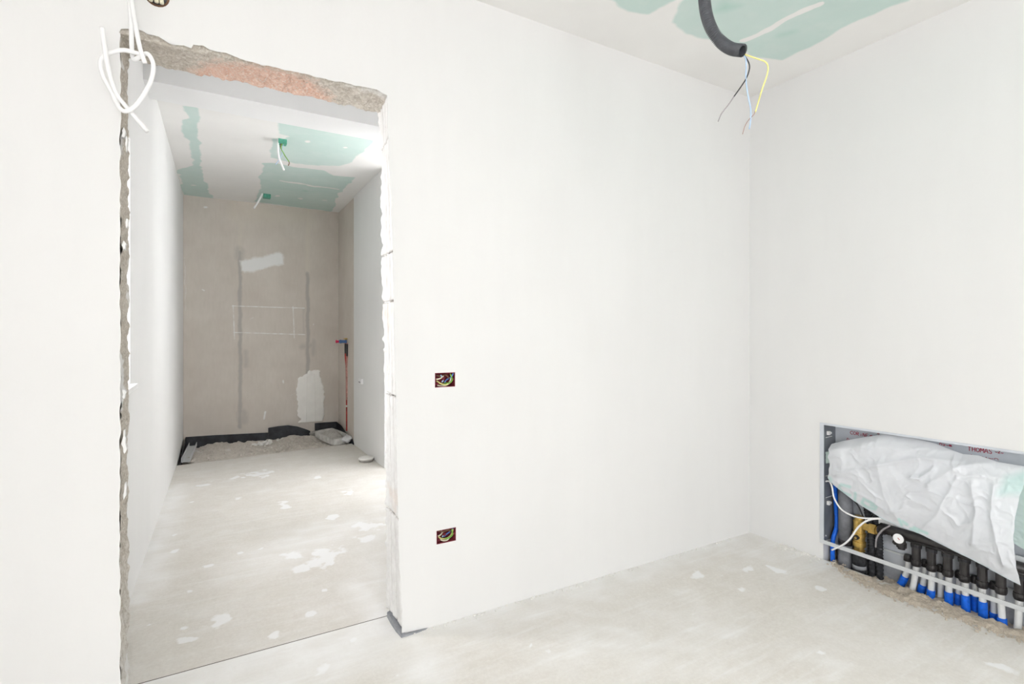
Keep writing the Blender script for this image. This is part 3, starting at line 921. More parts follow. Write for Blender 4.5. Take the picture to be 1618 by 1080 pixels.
# far ceiling
xs = np.arange(-0.40, XR + 0.1, 0.013); ys = np.append(np.arange(YB - 0.02, 3.4, 0.1), np.arange(3.4, YF + 0.06, 0.013))
X, Y = np.meshgrid(xs, ys, indexing='ij')
xx = X + (fbm(X * 8, Y * 8, 131) - .5) * 0.07; yy = Y + (fbm(X * 8, Y * 8, 135) - .5) * 0.09
z7 = lambda x, y: atZ(260 + x / 4.494, 160 + y / 4.494, ZC2)[:2]
G1 = [z7(130, 30), z7(235, 40), z7(240, 80), z7(245, 250), z7(260, 450), z7(270, 520), z7(290, 590), z7(345, 690), z7(130, 665), z7(80, 480), z7(210, 455), z7(180, 330), z7(115, 135), z7(165, 115)]
G2 = [z7(790, 180), z7(800, 60), z7(1500, 160), z7(1490, 300), z7(1420, 360), z7(1370, 385), z7(1340, 435), z7(1250, 460), z7(1000, 450), z7(880, 425), z7(750, 395), z7(770, 262), z7(850, 262), z7(880, 250), z7(800, 222)]
G3 = [z7(690, 440), z7(800, 432), z7(900, 462), z7(1130, 492), z7(1200, 525), z7(1350, 540), z7(1240, 650), z7(1190, 785), z7(640, 712), z7(690, 620), z7(670, 540), z7(700, 500)]
g = np.maximum.reduce([soft(poly_sd(xx, yy, p), 0.03) for p in (G1, G2, G3)])
g = g * (1 - 0.9 * soft(seg_dist(xx, yy, [z7(830, 566), z7(1000, 592), z7(1220, 625)]) - 0.02, 0.02))
for x, y in ((1010, 288), (1285, 325), (805, 674), (968, 692), (1128, 704), (200, 595), (105, 520)):
    c = z7(x, y); g = g * (1 - 0.8 * soft(np.hypot(xx - c[0], yy - c[1]) - 0.03, 0.025))
dk = 0.5 * soft(np.hypot(X - z7(1000, 636)[0], Y - z7(1000, 636)[1]) - 0.02, 0.02)
struct(grid_mesh('ceiling_far', np.stack([X, Y, np.full(X.shape, ZC2)], -1), M['ceiling'], mask=np.stack([g, dk, g * 0], -1), flip=True))
struct(MB().box((-0.345, 3.352, 2.545), (XR + 0.02, 3.612, 2.74)).build('trim_2', simple('smooth_white_board', (0.85, 0.855, 0.86), 0.8, 0.015, 3)))
struct(MB().box((-0.7, YB - 0.1, 2.74), (XR + 0.3, YF + 0.2, 2.85)).build('ceiling_slab', M['slab']))
struct(MB().box((X0 - 0.3, Y0 - 0.3, 2.72), (X1 + 0.3, YB, 2.95)).build('ceiling_slab', M['slab']))

# ------------------------------------------------------------------ shower recess
xs = np.linspace(-0.27, XR - 0.005, 220); ts = np.linspace(0, 1, 170)
X, T = np.meshgrid(xs, ts, indexing='ij')
edge = TR0 + (TR1 - TR0) * (X + 0.25) / 1.6 - 0.02
Y = edge + (YF - 0.012 - edge) * T
Z = -0.035 + 0.03 * T + (fbm(X * 5, Y * 5, 141, 5) - 0.5) * 0.10 + (fbm(X * 22, Y * 22, 145, 4) - 0.5) * 0.045
Z = np.minimum(Z, np.where(T < 0.04, -0.012, 1))
Z -= 0.03 * np.exp(-((X + 0.25) / 0.06) ** 2)
t_o = grid_mesh('rubble_bed', np.stack([X, Y, Z], -1), M['trench'])
props(t_o, 'rough grey-brown rubble bed of the shower recess by the far wall', 'rubble', kind='stuff')
sp = [(random.uniform(-.2, 1.3), random.uniform(5.8, 6.5), -0.005, random.uniform(.008, .022)) for _ in range(130)]
props(crumbs('rubble_pieces', sp, M['trench'], None, 5), 'loose grey stones scattered over the shower rubble bed', 'rubble')
c0 = atZ(415, 697, 0.0); c1 = atZ(410, 703, 0)
mb_sp = [(c0[0] + random.gauss(0, .07), 6.3 + random.gauss(0, .04), 0.005, random.uniform(.008, .03)) for _ in range(30)]
props(crumbs('plaster_crumbs', mb_sp, M['patch'], None, 8), 'white plaster lumps dropped in the middle of the rubble bed', 'debris')


def ribbon(name, pts, m, label, cat, th=0.006):
    """upright strip: pts = (x, y, z bottom, z top)"""
    mb = MB(); P = pts
    nrm = []
    for i in range(len(P)):
        a, b = P[max(i - 1, 0)], P[min(i + 1, len(P) - 1)]
        dx, dy = b[0] - a[0], b[1] - a[1]; L = math.hypot(dx, dy) or 1
        nrm.append((dy / L * th, -dx / L * th))
    for p, n in zip(P, nrm):
        mb.v += [(p[0], p[1], p[2]), (p[0], p[1], p[3]), (p[0] + n[0], p[1] + n[1], p[3]), (p[0] + n[0], p[1] + n[1], p[2])]
    for i in range(len(P) - 1):
        for j in range(4):
            mb.f.append((4 * i + j, 4 * i + (j + 1) % 4, 4 * i + 4 + (j + 1) % 4, 4 * i + 4 + j))
    mb.f += [(0, 1, 2, 3), tuple(4 * (len(P) - 1) + j for j in (3, 2, 1, 0))]
    return props(mb.build(name, m), label, cat)


yb = YF - 0.016
ribbon('membrane_strip', [(-0.262, 5.69, -.05, .0), (-0.256, 6.0, -.05, .045), (-0.25, 6.3, -.05, .075), (-0.245, yb, -.05, .097), (0.0, yb, -.05, .092), (0.3, yb, -.05, .080), (0.56, yb - .004, -.05, .070)],
       M['membrane'], 'long black sealing strip along the left part of the shower recess', 'membrane')
ribbon('membrane_strip', [(0.56, yb - .012, -.04, .125), (0.66, yb - .02, -.04, .136), (0.77, yb - .03, -.04, .140), (0.87, yb - .04, -.04, .118), (0.95, yb - .05, -.04, .085), (1.01, yb - .05, -.04, .055)],
       M['membrane'], 'short black curved sealing strip left of the white plaster patch', 'membrane')
ribbon('membrane_strip', [(1.07, yb, -.05, .135), (1.2, yb, -.05, .134), (1.322, yb - .004, -.05, .132), (1.336, 6.4, -.05, .115), (1.338, 6.15, -.05, .07), (1.338, 5.95, -.05, .06), (1.338, 5.84, -.05, .052), (1.338, 5.76, 0, .010)],
       M['membrane'], 'black sealing strip bent round the right corner of the recess', 'membrane')

# galvanised channel lying in the recess
p0, p1 = Vector((-0.175, 6.50, 0.012)), Vector((-0.215, 5.78, -0.002))
dv = (p1 - p0).normalized(); rt = Vector((-dv.y, dv.x, 0)).normalized(); up = Vector((0, 0, 1))
mb = MB()
prof = [(-.036, .040), (-.036, 0), (.036, 0), (.036, .040), (.032, .040), (.032, .004), (-.032, .004), (-.032, .040)]
for p in (p0, p1):
    for a, h in prof: mb.v.append(tuple(p + rt * a + up * h))
for j in range(8): mb.f.append((j, (j + 1) % 8, 8 + (j + 1) % 8, 8 + j))
mb.f += [(0, 1, 2, 3, 4, 5, 6, 7), (15, 14, 13, 12, 11, 10, 9, 8)]
props(mb.build('metal_channel', M['steel']), 'galvanised steel channel lying at the left of the recess', 'metal profile')

# cement-caked tray in the right corner of the recess
tray = empty('mixing_tray', (1.17, 6.12, 0.03), 'grey cement-caked tray lying tilted in the right corner of the recess', 'tray')
ang = math.radians(-14); ca, sa = math.cos(ang), math.sin(ang)


def tp(u, v, h):      # u across, v along
    return (1.185 + u * ca + v * sa, 6.12 - u * sa + v * ca, 0.018 + h + 0.30 * u * 0.2 + 0.02 + 0.05 * v)


nu, nv = 46, 70
u = np.linspace(-1, 1, nu); v = np.linspace(-1, 1, nv)
Ug, Vg = np.meshgrid(u, v, indexing='ij')
rr = np.maximum(np.abs(Ug) ** 5, np.abs(Vg) ** 5)
rim = np.exp(-((np.maximum(np.abs(Ug), np.abs(Vg)) - 0.9) / 0.06) ** 2) * 0.042
sq = 1 - 0.10 * (np.abs(Ug) * np.abs(Vg)) ** 2
Hh = rim - np.where(np.maximum(np.abs(Ug), np.abs(Vg)) > 0.97, 0.03, 0) + 0.004
P = np.array([[tp(0.115 * Ug[i, j] * sq[i, j], 0.27 * Vg[i, j] * sq[i, j], Hh[i, j]) for j in range(nv)] for i in range(nu)])
grid_mesh('tray_body', P, simple('dusty_grey_plastic', (0.55, 0.54, 0.515), 0.9, 0.2, 20), tray)
u = np.linspace(-1, 1, 40); Ug, Vg = np.meshgrid(u, u, indexing='ij')
hm = np.clip(1 - (Ug ** 2 + Vg ** 2), 0, 1) ** 0.5 * 0.06 * (0.6 + 0.8 * fbm(Ug * 3, Vg * 3, 151)) + 0.008 * np.sin(14 * np.hypot(Ug, Vg)) * np.clip(1 - Ug ** 2 - Vg ** 2, 0, 1)
P = np.array([[tp(0.01 + 0.09 * Ug[i, j], 0.04 + 0.18 * Vg[i, j], hm[i, j]) for j in range(40)] for i in range(40)])
grid_mesh('cement_lump', P, M['cement'], tray)


def crumple(name, c, r, m, label, cat, seed, sq=(1, 1, .6)):
    n1, n2 = 26, 18
    th = np.linspace(0, 2 * np.pi, n1); ph = np.linspace(0.02, np.pi - .02, n2)
    Tg, Pg = np.meshgrid(th, ph, indexing='ij')
    w = np.abs(fbm(np.cos(Tg) * 2 + 5, np.sin(Tg) * np.sin(Pg) * 3 + Pg * 2, seed, 4) - .5) * 2.6
    R_ = r * (0.65 + w)
    P = np.stack([c[0] + R_ * np.sin(Pg) * np.cos(Tg) * sq[0], c[1] + R_ * np.sin(Pg) * np.sin(Tg) * sq[1], c[2] + R_ * np.cos(Pg) * sq[2]], -1)
    P[-1] = P[0]
    return props(grid_mesh(name, P, m, None, smooth=False), label, cat)


crumple('crumpled_wrapper', (1.275, 5.88, 0.045), 0.06, M['white_plastic'], 'crumpled pale wrapper at the foot of the tray', 'wrapper', 160)
crumple('cement_lump', (1.04, 6.50, 0.03), 0.045, M['cement'], 'grey cement lump between tray and far wall', 'debris', 170)

# round lid on the floor
lid = empty('round_cap', (1.262, 4.953, 0), 'round pale grey cap lying on the floor by the right wall', 'cap')
MB().lathe((1.262, 4.953, 0.001), (0, 0, 1), [(0, .060), (.004, .064), (.022, .066), (.024, .066)], 36).build('rim', M['cement'], lid, True)
MB().lathe((1.262, 4.953, 0.024), (0, 0, 1), [(0, .070), (.010, .071), (.016, .066), (.017, .058), (.014, .054)], 36).build('top', M['patch'], lid)
sp = [(1.262 + .09 + random.gauss(0, .015), 4.90 + random.gauss(0, .02), 0, random.uniform(.004, .010)) for _ in range(12)]
props(crumbs('plaster_crumbs', sp, M['patch'], None, 11), 'small white crumbs beside the round cap', 'debris')

# water connection on the far right wall
tap = empty('water_connection', (XR, 6.2, 1.118), 'blue pipe fitting with red plug and red pipes down the right wall', 'pipe fitting')
c = Vector((XR - 0.008, 6.17, 1.118))
MB().lathe(c + Vector((0.0, -0.02, 0)), (-1, 0.06, 0), [(0, .024), (.012, .024), (.013, .017), (.055, .017), (.056, .021), (.075, .021), (.076, .015), (.085, .015)], 16).build('fitting_body', M['bluebody'], tap)
MB().lathe(c + Vector((-.085, -.015, 0)), (-1, 0.06, 0), [(0, .014), (.02, .014), (.021, .018), (.032, .018), (.034, .012)], 14).build('plug', M['redplug'], tap)
MB().box((XR - .03, 6.12, 1.140), (XR - .004, 6.20, 1.156)).build('bracket', M['brass'], tap)
for k, (y0, y1, m) in enumerate(((6.205, 6.165, 'redpipe'), (6.115, 6.150, 'pinkpipe'))):
    zb = 0.09 if k == 0 else 0.78
    MB().tube(spline([(XR - .006, y0, 1.10), (XR - .006, y0, 0.95), (XR - .004, y1, 0.80), (XR - .002, y1 - .01, 0.45), (XR - .003, y1 - .015, zb)], 8), 0.011, 8).build('pipe', M[m], tap, True)
MB().tube(spline([(XR - .004, 6.205, 1.09), (XR - .006, 6.20, 1.03), (XR - .004, 6.203, 0.98)], 6), 0.014, 8).build('pipe_sleeve', M['black'], tap, True)
MB().tube(spline([(XR - .004, 6.112, 1.09), (XR - .006, 6.112, 1.03), (XR - .004, 6.116, 0.95)], 6), 0.014, 8).build('pipe_sleeve', M['black'], tap, True)
MB().box((XR - .014, 6.135, .365), (XR - .001, 6.165, .385)).build('pipe_clip', M['patch'], tap)

ob = empty('outlet_stub', (XR - .008, 5.44, 0.715), 'small white outlet stub on the plastered right wall', 'outlet')
MB().box((XR - .03, 5.385, .690), (XR - .008, 5.495, .742)).build('housing', M['white_plastic'], ob)
MB().box((XR - .0325, 5.41, .700), (XR - .030, 5.475, .714)).build('slot', M['w_grey'], ob)

# ceiling cables in the far room
ck = empty('ceiling_cable', (0.466, 4.37, ZC2), 'ceiling cable with green block and a spray of coloured wires nearer the door', 'cable')
kp = lambda x, y, Y: atY(380 + x / 7.71, 200 + y / 7.71, Y)
MB().box((0.440, 4.34, ZC2 - .034), (0.500, 4.40, ZC2 + .004)).build('terminal_block', M['clamp_green'], ck)
MB().tube(spline([(0.44, 4.36, ZC2 + .01), kp(462, 135, 4.36), kp(455, 250, 4.35), kp(470, 380, 4.33), kp(530, 530, 4.31)], 8), .0075, 8).build('cable_sheath', M['cable'], ck, True)
MB().tube(spline([(0.47, 4.36, ZC2 - .02), kp(485, 240, 4.35), kp(540, 350, 4.34), kp(592, 432, 4.33), kp(583, 475, 4.33)], 8), .0035, 6).build('wire', M['w_brown'], ck, True)
MB().tube(spline([(0.48, 4.37, ZC2 - .02), kp(512, 260, 4.36), kp(505, 340, 4.36), kp(465, 410, 4.35), kp(430, 460, 4.35)], 8), .003, 6).build('wire', M['w_paleblue'], ck, True)
MB().tube(spline([(0.475, 4.355, ZC2 - .02), kp(495, 260, 4.34), kp(550, 365, 4.33), kp(590, 425, 4.32)], 8), .003, 6).build('wire', M['w_green'], ck, True)
ck = empty('ceiling_cable', (0.494, 6.16, ZC2), 'short white ceiling cable with green block near the far wall', 'cable')
MB().box((0.475, 6.12, ZC2 - .040), (0.545, 6.19, ZC2 + .004)).build('terminal_block', M['clamp_green'], ck)
MB().tube(spline([(0.463, 6.15, ZC2 + .004), kp(262, 830, 6.13), kp(215, 915, 6.10), kp(165, 995, 6.08)], 8), .0095, 8).build('cable_sheath', M['cable'], ck, True)

# ------------------------------------------------------------------ wall boxes with wires
def wall_box(sk, label, seed):
    a, b, c, d = sk
    rnd = random.Random(seed)
    t = empty('wall_box', ((a + b) / 2, YW, c), label, 'wall box')
    mb = MB(); y1 = YW + 0.05; w = .0025
    mb.quad((a, y1, c), (b, y1, c), (b, y1, d), (a, y1, d))
    for (p, q) in (((a, c), (b, c)), ((b, c), (b, d)), ((b, d), (a, d)), ((a, d), (a, c))):
        mb.quad((p[0], YW + .001, p[1]), (q[0], YW + .001, q[1]), (q[0], y1, q[1]), (p[0], y1, p[1]))
    mb.box((a, YW, c), (a + w, y1, d)); mb.box((b - w, YW, c), (b, y1, d)); mb.box((a, YW, c), (b, y1, c + w)); mb.box((a, YW, d - w), (b, y1, d))
    mb.build('box_shell', M['maroon'], t)
    for x in (a + .006, b - .006):
        MB().lathe((x, YW + .006, (c + d) / 2), (0, 1, 0), [(0, .0045), (.03, .0045)], 8).build('screw_post', M['maroon'], t)
    W_, H_ = b - a, d - c
    pt = lambda u, v, k: (a + W_ * u, YW + k, c + H_ * v)
    arcs = [('w_cream', [(.10, .30), (.30, .12), (.55, .08), (.80, .25), (.90, .60)]), ('w_yellow', [(.15, .42), (.35, .20), (.60, .15), (.85, .40), (.88, .80)]),
            ('w_blue', [(.92, .90), (.85, .65), (.65, .45), (.50, .30)]), ('w_green', [(.50, .22), (.70, .22), (.85, .45), (.80, .85)]),
            ('w_cream', [(.05, .50), (.25, .55), (.45, .70)]), ('w_brown', [(.15, .85), (.40, .78), (.65, .85), (.8, .6)]), ('w_paleblue', [(.35, .85), (.5, .55), (.42, .35)])]
    for m, ar in arcs:
        j = rnd.uniform(-.04, .04)
        MB().tube(spline([pt(u + j, min(.93, max(.08, v + j)), .012 + rnd.uniform(-.006, .014)) for u, v in ar], 6), .0029, 6).build('wire', M[m], t, True)
    for u, v in ((.45, .55), (.15, .22)):
        MB().lathe(pt(u, v, .018), (0, -1, .2), [(0, .007), (.012, .006), (.016, .003)], 8).build('wire_cap', M['maroon'], t)


wall_box(SOCK[0], 'upper maroon wall box stuffed with wires, right of the doorway', 1)
wall_box(SOCK[1], 'lower maroon wall box stuffed with wires, near the floor', 2)

# opened box above the doorway, half out of the picture
c = atY(248, -6, YW)
ub = empty('lamp_box', (c[0], YW, c[2]), 'brown-rimmed lamp box above the doorway with bare cable ends', 'wall box')
MB().lathe((c[0], YW + .002, c[2]), (0, -1, 0), [(0, .034), (.003, .034), (.003, .028), (.002, .028)], 20).build('rim', M['w_brown'], ub)
MB().lathe((c[0], YW + .0005, c[2]), (0, -1, 0), [(0, .028), (.0015, .028)], 20).build('bottom', M['w_black'], ub)
for dx in (-.012, 0.0, .011):
    MB().tube([(c[0] + dx, YW - .002, c[2] - .002), (c[0] + dx * 1.2, YW - .012, c[2] - .016), (c[0] + dx * 1.3, YW - .014, c[2] - .027)], .006, 8).build('cable_end', M['w_cream'], ub, True)

# ------------------------------------------------------------------ knotted white cable at the top of the doorway
kc = empty('hanging_cable', (-0.2, 1.92, 2.2), 'thick white cable hanging in a knotted loop over the doorway corner', 'cable')
k4 = lambda x, y, Y: atY(140 + x / 4.696, y / 4.696, Y)
r_ = .0062
zt = ZC + .005
top = lambda x, Y: (k4(x, 0, Y)[0], Y, zt)
MB().tube(spline([top(300, 1.925), k4(308, -150, 1.925), k4(318, 0, 1.925), k4(345, 170, 1.92), k4(380, 350, 1.905), k4(418, 468, 1.905)], 8), r_, 10).build('cable_strand', M['cable'], kc, True)
MB().tube(spline([top(290, 1.955), k4(298, -150, 1.955), k4(304, 0, 1.955), k4(316, 200, 1.955), k4(322, 380, 1.955), k4(338, 440, 1.945), k4(390, 415, 1.925), k4(440, 400, 1.90), k4(480, 480, 1.90),
                  k4(465, 590, 1.90), k4(410, 700, 1.90), k4(340, 790, 1.895), k4(270, 825, 1.895), k4(215, 780, 1.90), k4(165, 670, 1.915), k4(110, 570, 1.92), k4(87, 470, 1.92),
                  k4(112, 415, 1.92), k4(180, 385, 1.925), k4(260, 372, 1.925), k4(350, 392, 1.925), k4(405, 412, 1.935)], 8), r_, 10).build('cable_strand', M['cable'], kc, True)
MB().tube(spline([k4(100, 203, 1.90), k4(115, 320, 1.90), k4(138, 470, 1.90), k4(170, 600, 1.90), k4(215, 710, 1.91), k4(270, 780, 1.915), k4(330, 850, 1.915), k4(437, 975, 1.90)], 8), r_, 10).build('cable_strand', M['cable'], kc, True)

# ------------------------------------------------------------------ corrugated conduit and its wires
cd = empty('conduit', (1.15, 1.0, ZC), 'black corrugated conduit hanging from the ceiling with three loose wires', 'conduit')
D0 = 1.5


def kd(x, y, k=D0):      # 785-wide crop of the conduit, depth k along the view axis
    a = ray(1080 + x / 4.906, y / 4.909)
    return Vector((a[0] * k, a[1] * k, CAMZ + a[2] * k))


p = [kd(162, 0), kd(182, 130), kd(225, 240), kd(290, 325), kd(370, 378, 1.485), kd(458, 392, 1.455)]
topv = kd(160, -150)
path = spline([(topv.x - .02, topv.y, ZC + .01), (topv.x - .012, topv.y, (ZC + topv.z) / 2), topv] + p, 40)
# resample evenly and corrugate
L = [0]
for a, b in zip(path[:-1], path[1:]): L.append(L[-1] + (b - a).length)
step = 0.0011; n = int(L[-1] / step)
ev = []
j = 0
for k in range(n + 1):
    s = min(k * step, L[-1])
    while j < len(L) - 2 and L[j + 1] < s: j += 1
    f = (s - L[j]) / max(1e-9, L[j + 1] - L[j])
    ev.append(path[j].lerp(path[j + 1], f))
rad = [0.0155 + 0.0018 * math.sin(k * 2 * math.pi / 4) for k in range(len(ev))]
mb = MB().tube(ev, rad, 18, cap=False)
inner = MB().tube(ev[-30:], [0.0125] * 30, 18, cap=False)
mb.v += inner.v; off = len(mb.v) - len(inner.v)
mb.f += [tuple(i + off for i in q) for q in inner.f]
nn = 18; o0 = off - nn; i0 = len(mb.v) - nn
for k in range(nn): mb.f.append((o0 + k, o0 + (k + 1) % nn, i0 + (k + 1) % nn, i0 + k))
mb.build('conduit_tube', M['conduit'], cd, True)
MB().tube(spline([ev[-20] + Vector((0, 0, -.006)), kd(420, 408), kd(470, 420), kd(560, 452), kd(632, 478), kd(655, 520), kd(645, 590), kd(610, 690), kd(580, 790), kd(557, 868)], 8), .0021, 8).build('wire', M['w_yellow'], cd, True)
MB().tube(spline([kd(555, 862), kd(545, 888), kd(505, 930), kd(475, 980), kd(458, 1040)], 8), .0012, 6).build('bare_wire_end', M['copper'], cd, True)
MB().tube(spline([ev[-20] + Vector((0, 0, -.004)), kd(440, 405), kd(480, 450), kd(486, 520), kd(484, 620), kd(500, 740), kd(520, 840), kd(520, 930), kd(510, 1000)], 8), .0019, 8).build('wire', M['w_paleblue'], cd, True)
MB().tube(spline([ev[-20] + Vector((0, 0, -.002)), kd(445, 402), kd(492, 460), kd(512, 520), kd(490, 600), kd(440, 680), kd(390, 750)], 8), .0018, 8).build('wire', M['w_black'], cd, True)
MB().tube(spline([kd(390, 750), kd(350, 808), kd(295, 880), kd(268, 942)], 8), .0016, 8).build('wire_tail', M['w_grey'], cd, True)

# ------------------------------------------------------------------ manifold cabinet in the right wall
z1 = lambda x, y: (1280 + x / 2.92, 650 + y / 2.92)
cz = lambda x, y, X: atX(*z1(x, y), X)
XB = X1 + CD
cab = empty('manifold_cabinet', (X1, (CY0 + CY1) / 2, CZ0), 'open grey steel heating manifold cabinet set into the right wall', 'cabinet')
bp = MB().box((XB, CY0, 0.06), (XB + .004, CY1 - .014, CZ1)).build('back_panel', M['steel_back'], cab)
MB().box((X1 + .002, CY1 - .016, CZ0), (XB, CY1 - .0125, CZ1 - .002)).build('side_panel', M['steel_dark'], cab)
MB().box((X1 + .002, CY0 + .001, CZ0), (XB, CY0 + .004, CZ1 - .002)).build('side_panel', M['steel_dark'], cab)
MB().box((X1 + .002, CY0 + .004, CZ1 - .004), (XB, CY1 - .016, CZ1 - .001)).build('top_panel', M['steel_dark'], cab)
MB().box((X1 - .004, CY1 - .016, CZ0), (X1 + .004, CY1 + .004, CZ1 + .006)).build('flange', M['steel_back'], cab)
MB().box((X1 - .004, CY0 - .006, CZ0), (X1 + .004, CY0 + .004, CZ1 + .006)).build('flange', M['steel_back'], cab)
MB().box((X1 - .004, CY0 + .004, CZ1 - .004), (X1 + .004, CY1 - .016, CZ1 + .006)).build('flange', M['steel_back'], cab)
rl = MB()
rl.box((X1 - .006, CY0, CZ0 - .014), (X1 - .003, CY1 + .004, CZ0 + .006)); rl.box((X1 - .003, CY0, CZ0 - .014), (X1 + .014, CY1 - .02, CZ0 - .011))
rl.build('bottom_rail', M['rail'], cab)
MB().box((XB - .014, CY0 + .01, 0.118), (XB, CY1 - .13, 0.126)).build('mounting_rail', M['steel'], cab)
MB().box((XB - .05, CY0 + .01, 0.255), (XB - .042, CY1 - .25, 0.285)).build('mounting_rail', M['steel'], cab)
# lower splash plate behind the pipes
MB().box((XB - .006, CY0 + .01, -0.1), (XB - .001, CY1 - .03, 0.06)).build('splash_plate', M['greyband'], cab)
for y in (98, 420):
    q_ = cz(90, y, X1 + .04)
    mb = MB(); yy_ = CY1 - .0165
    mb.box((X1 + .025, yy_ - .012, q_[2] - .010), (X1 + .040, yy_, q_[2] + .010)); mb.box((X1 + .040, yy_ - .010, q_[2] - .006), (X1 + .056, yy_ - .003, q_[2] + .004))
    mb.build('clip', M['white_plastic'], cab)
for y in (118, 295, 395):
    q_ = cz(92, y, X1 + .04)
    MB().tube([(X1 + .012, CY1 - .019, q_[2]), (X1 + .07, CY1 - .019, q_[2] + .002)], .0018, 6).build('rivet_slot', M['white_plastic'], cab)
MB().lathe((X1 + .016, CY1 - .016, 0.125), (0, -1, 0), [(0, .004), (.002, .004)], 8).build('rivet', M['white_plastic'], cab)

# red marker handwriting on the back panel
GL = {'C': [[(1, .85), (.6, 1), (.15, .8), (0, .45), (.2, .1), (.6, 0), (1, .15)]], 'O': [[(.5, 1), (.1, .75), (.05, .3), (.45, 0), (.9, .25), (.95, .7), (.5, 1)]],
      'R': [[(.1, 0), (.1, 1), (.75, .9), (.8, .6), (.15, .5), (.9, 0)]], 'i': [[(.5, 0), (.5, .55)], [(.5, .8), (.52, .84)]], 'N': [[(.05, 0), (.1, 1), (.8, 0), (.9, 1)]],
      'E': [[(.9, 1), (.1, .95), (.1, 0), (.9, .05)], [(.1, .5), (.7, .5)]], 'T': [[(0, 1), (1, .95)], [(.5, .97), (.5, 0)]], 'H': [[(.1, 1), (.1, 0)], [(.9, 1), (.9, 0)], [(.1, .5), (.9, .5)]],
      'M': [[(0, 0), (.1, 1), (.5, .4), (.9, 1), (1, 0)]], 'A': [[(0, 0), (.5, 1), (1, 0)], [(.2, .4), (.8, .4)]], 'S': [[(.9, .9), (.4, 1), (.1, .75), (.8, .35), (.6, 0), (.05, .1)]],
      '2': [[(0, .75), (.4, 1), (.8, .7), (0, 0), (.95, .05)]], 'm': [[(0, 0), (.05, .6), (.25, .6), (.4, 0), (.5, .55), (.7, .55), (.85, 0)]],
      'D': [[(.05, 0), (.1, 1), (.7, .85), (.9, .4), (.05, 0)]], 'u': [[(0, .6), (.1, .05), (.6, .05), (.7, .6), (.8, 0)]], 'n': [[(0, 0), (.05, .6), (.6, .6), (.75, 0)]], '-': [[(0, .3), (.5, .15), (1, .35)]], ' ': []}


def writing(txt, x, y, w, h, slope=0.15, rad=.0014):
    mb = MB()
    for ch in txt:
        for st in GL[ch]:
            pts = []
            for a, b in st:
                X_, Y_ = x + a * w * .8, y - b * h + (a * w) * slope
                pts.append(atX(1300 + X_ / 5.088, 660 + Y_ / 5.088, XB - .0008))
            if len(pts) > 1: mb.tube(spline(pts, 4), rad, 5)
        x += w; y += w * slope
    return mb.build('marker_writing', M['red_ink'], bp)


writing('CORiNE', 222, 128, 25, 25, 0.18)
writing('-m-2', 352, 160, 28, 26, -0.12)
writing('Dumun', 195, 182, 20, 20, 0.1)
writing('nu-m', 940, 215, 26, 22, 0.17)
writing('THOMAS', 1165, 262, 34, 34, 0.13)
writing('-2-', 1385, 278, 24, 22, 0.15)
writing('m-u-n', 1190, 305, 48, 18, 0.15, .001)

# --- manifold
man = empty('heating_manifold', (X1 + .05, 1.0, 0.2), 'black heating manifold bar with round outlets, brass valve and white gauge', 'manifold')
XM = X1 + .05
ZM = 0.243
MB().tube([(XM, 1.325, ZM), (XM, 1.22, ZM), (XM, CY0 + .03, ZM)], .023, 16).build('manifold_bar', M['black'], man, True)
MB().tube([(XM - .020, 1.27, ZM - .018), (XM - .020, CY0 + .03, ZM - .018)], .006, 8).build('bar_rib', M['black'], man, True)
OUT = [1.175, 1.115, 1.054, 0.994, 0.932, 0.871, 0.812, 0.752, 0.692, 0.632]
for y in OUT:
    o = MB().lathe((XM, y, 0.225), (0, 0, -1), [(0, .019), (.010, .019), (.011, .0215), (.030, .0215), (.031, .0175), (.085, .0172), (.086, .0205), (.098, .0215), (.108, .0205), (.115, .018)], 18).build('outlet', M['black'], man)
    MB().lathe((XM, y, 0.211), (0, 0, -1), [(0, .0222), (.010, .0222)], 18).build('collar', M['rubber'], o)
# brass valve
vx, vy = XM, 1.424
vb = MB().lathe((vx, vy, 0.085), (0, 0, 1), [(0, .026), (.012, .026), (.013, .022), (.030, .022), (.031, .029), (.055, .029), (.056, .025), (.085, .026), (.086, .030), (.100, .030), (.101, .025), (.135, .026), (.160, .027), (.168, .020), (.185, .020)], 20).build('valve_body', M['brass'], man)
MB().lathe((vx, vy - .018, 0.223), (0, -1, 0), [(0, .019), (.03, .019), (.031, .026), (.062, .026), (.063, .018), (.07, .018)], 6).build('valve_outlet', M['brass'], vb)
MB().lathe((vx, vy, 0.080), (0, 0, 1), [(0, .028), (.014, .028)], 20).build('valve_ring', M['chrome'], vb)
MB().lathe((vx - .024, vy - .002, 0.166), (-1, 0, 0), [(0, .012), (.014, .012), (.015, .010), (.017, .010)], 14).build('valve_knob', M['black'], vb)
MB().lathe((vx - .041, vy - .002, 0.166), (-1, 0, 0), [(0, .006), (.002, .006)], 12).build('knob_centre', M['brass'], vb)
MB().lathe((vx, 1.335, 0.232), (0, -1, 0), [(0, .021), (.03, .021), (.031, .016), (.05, .016)], 14).build('coupling', M['black'], man)
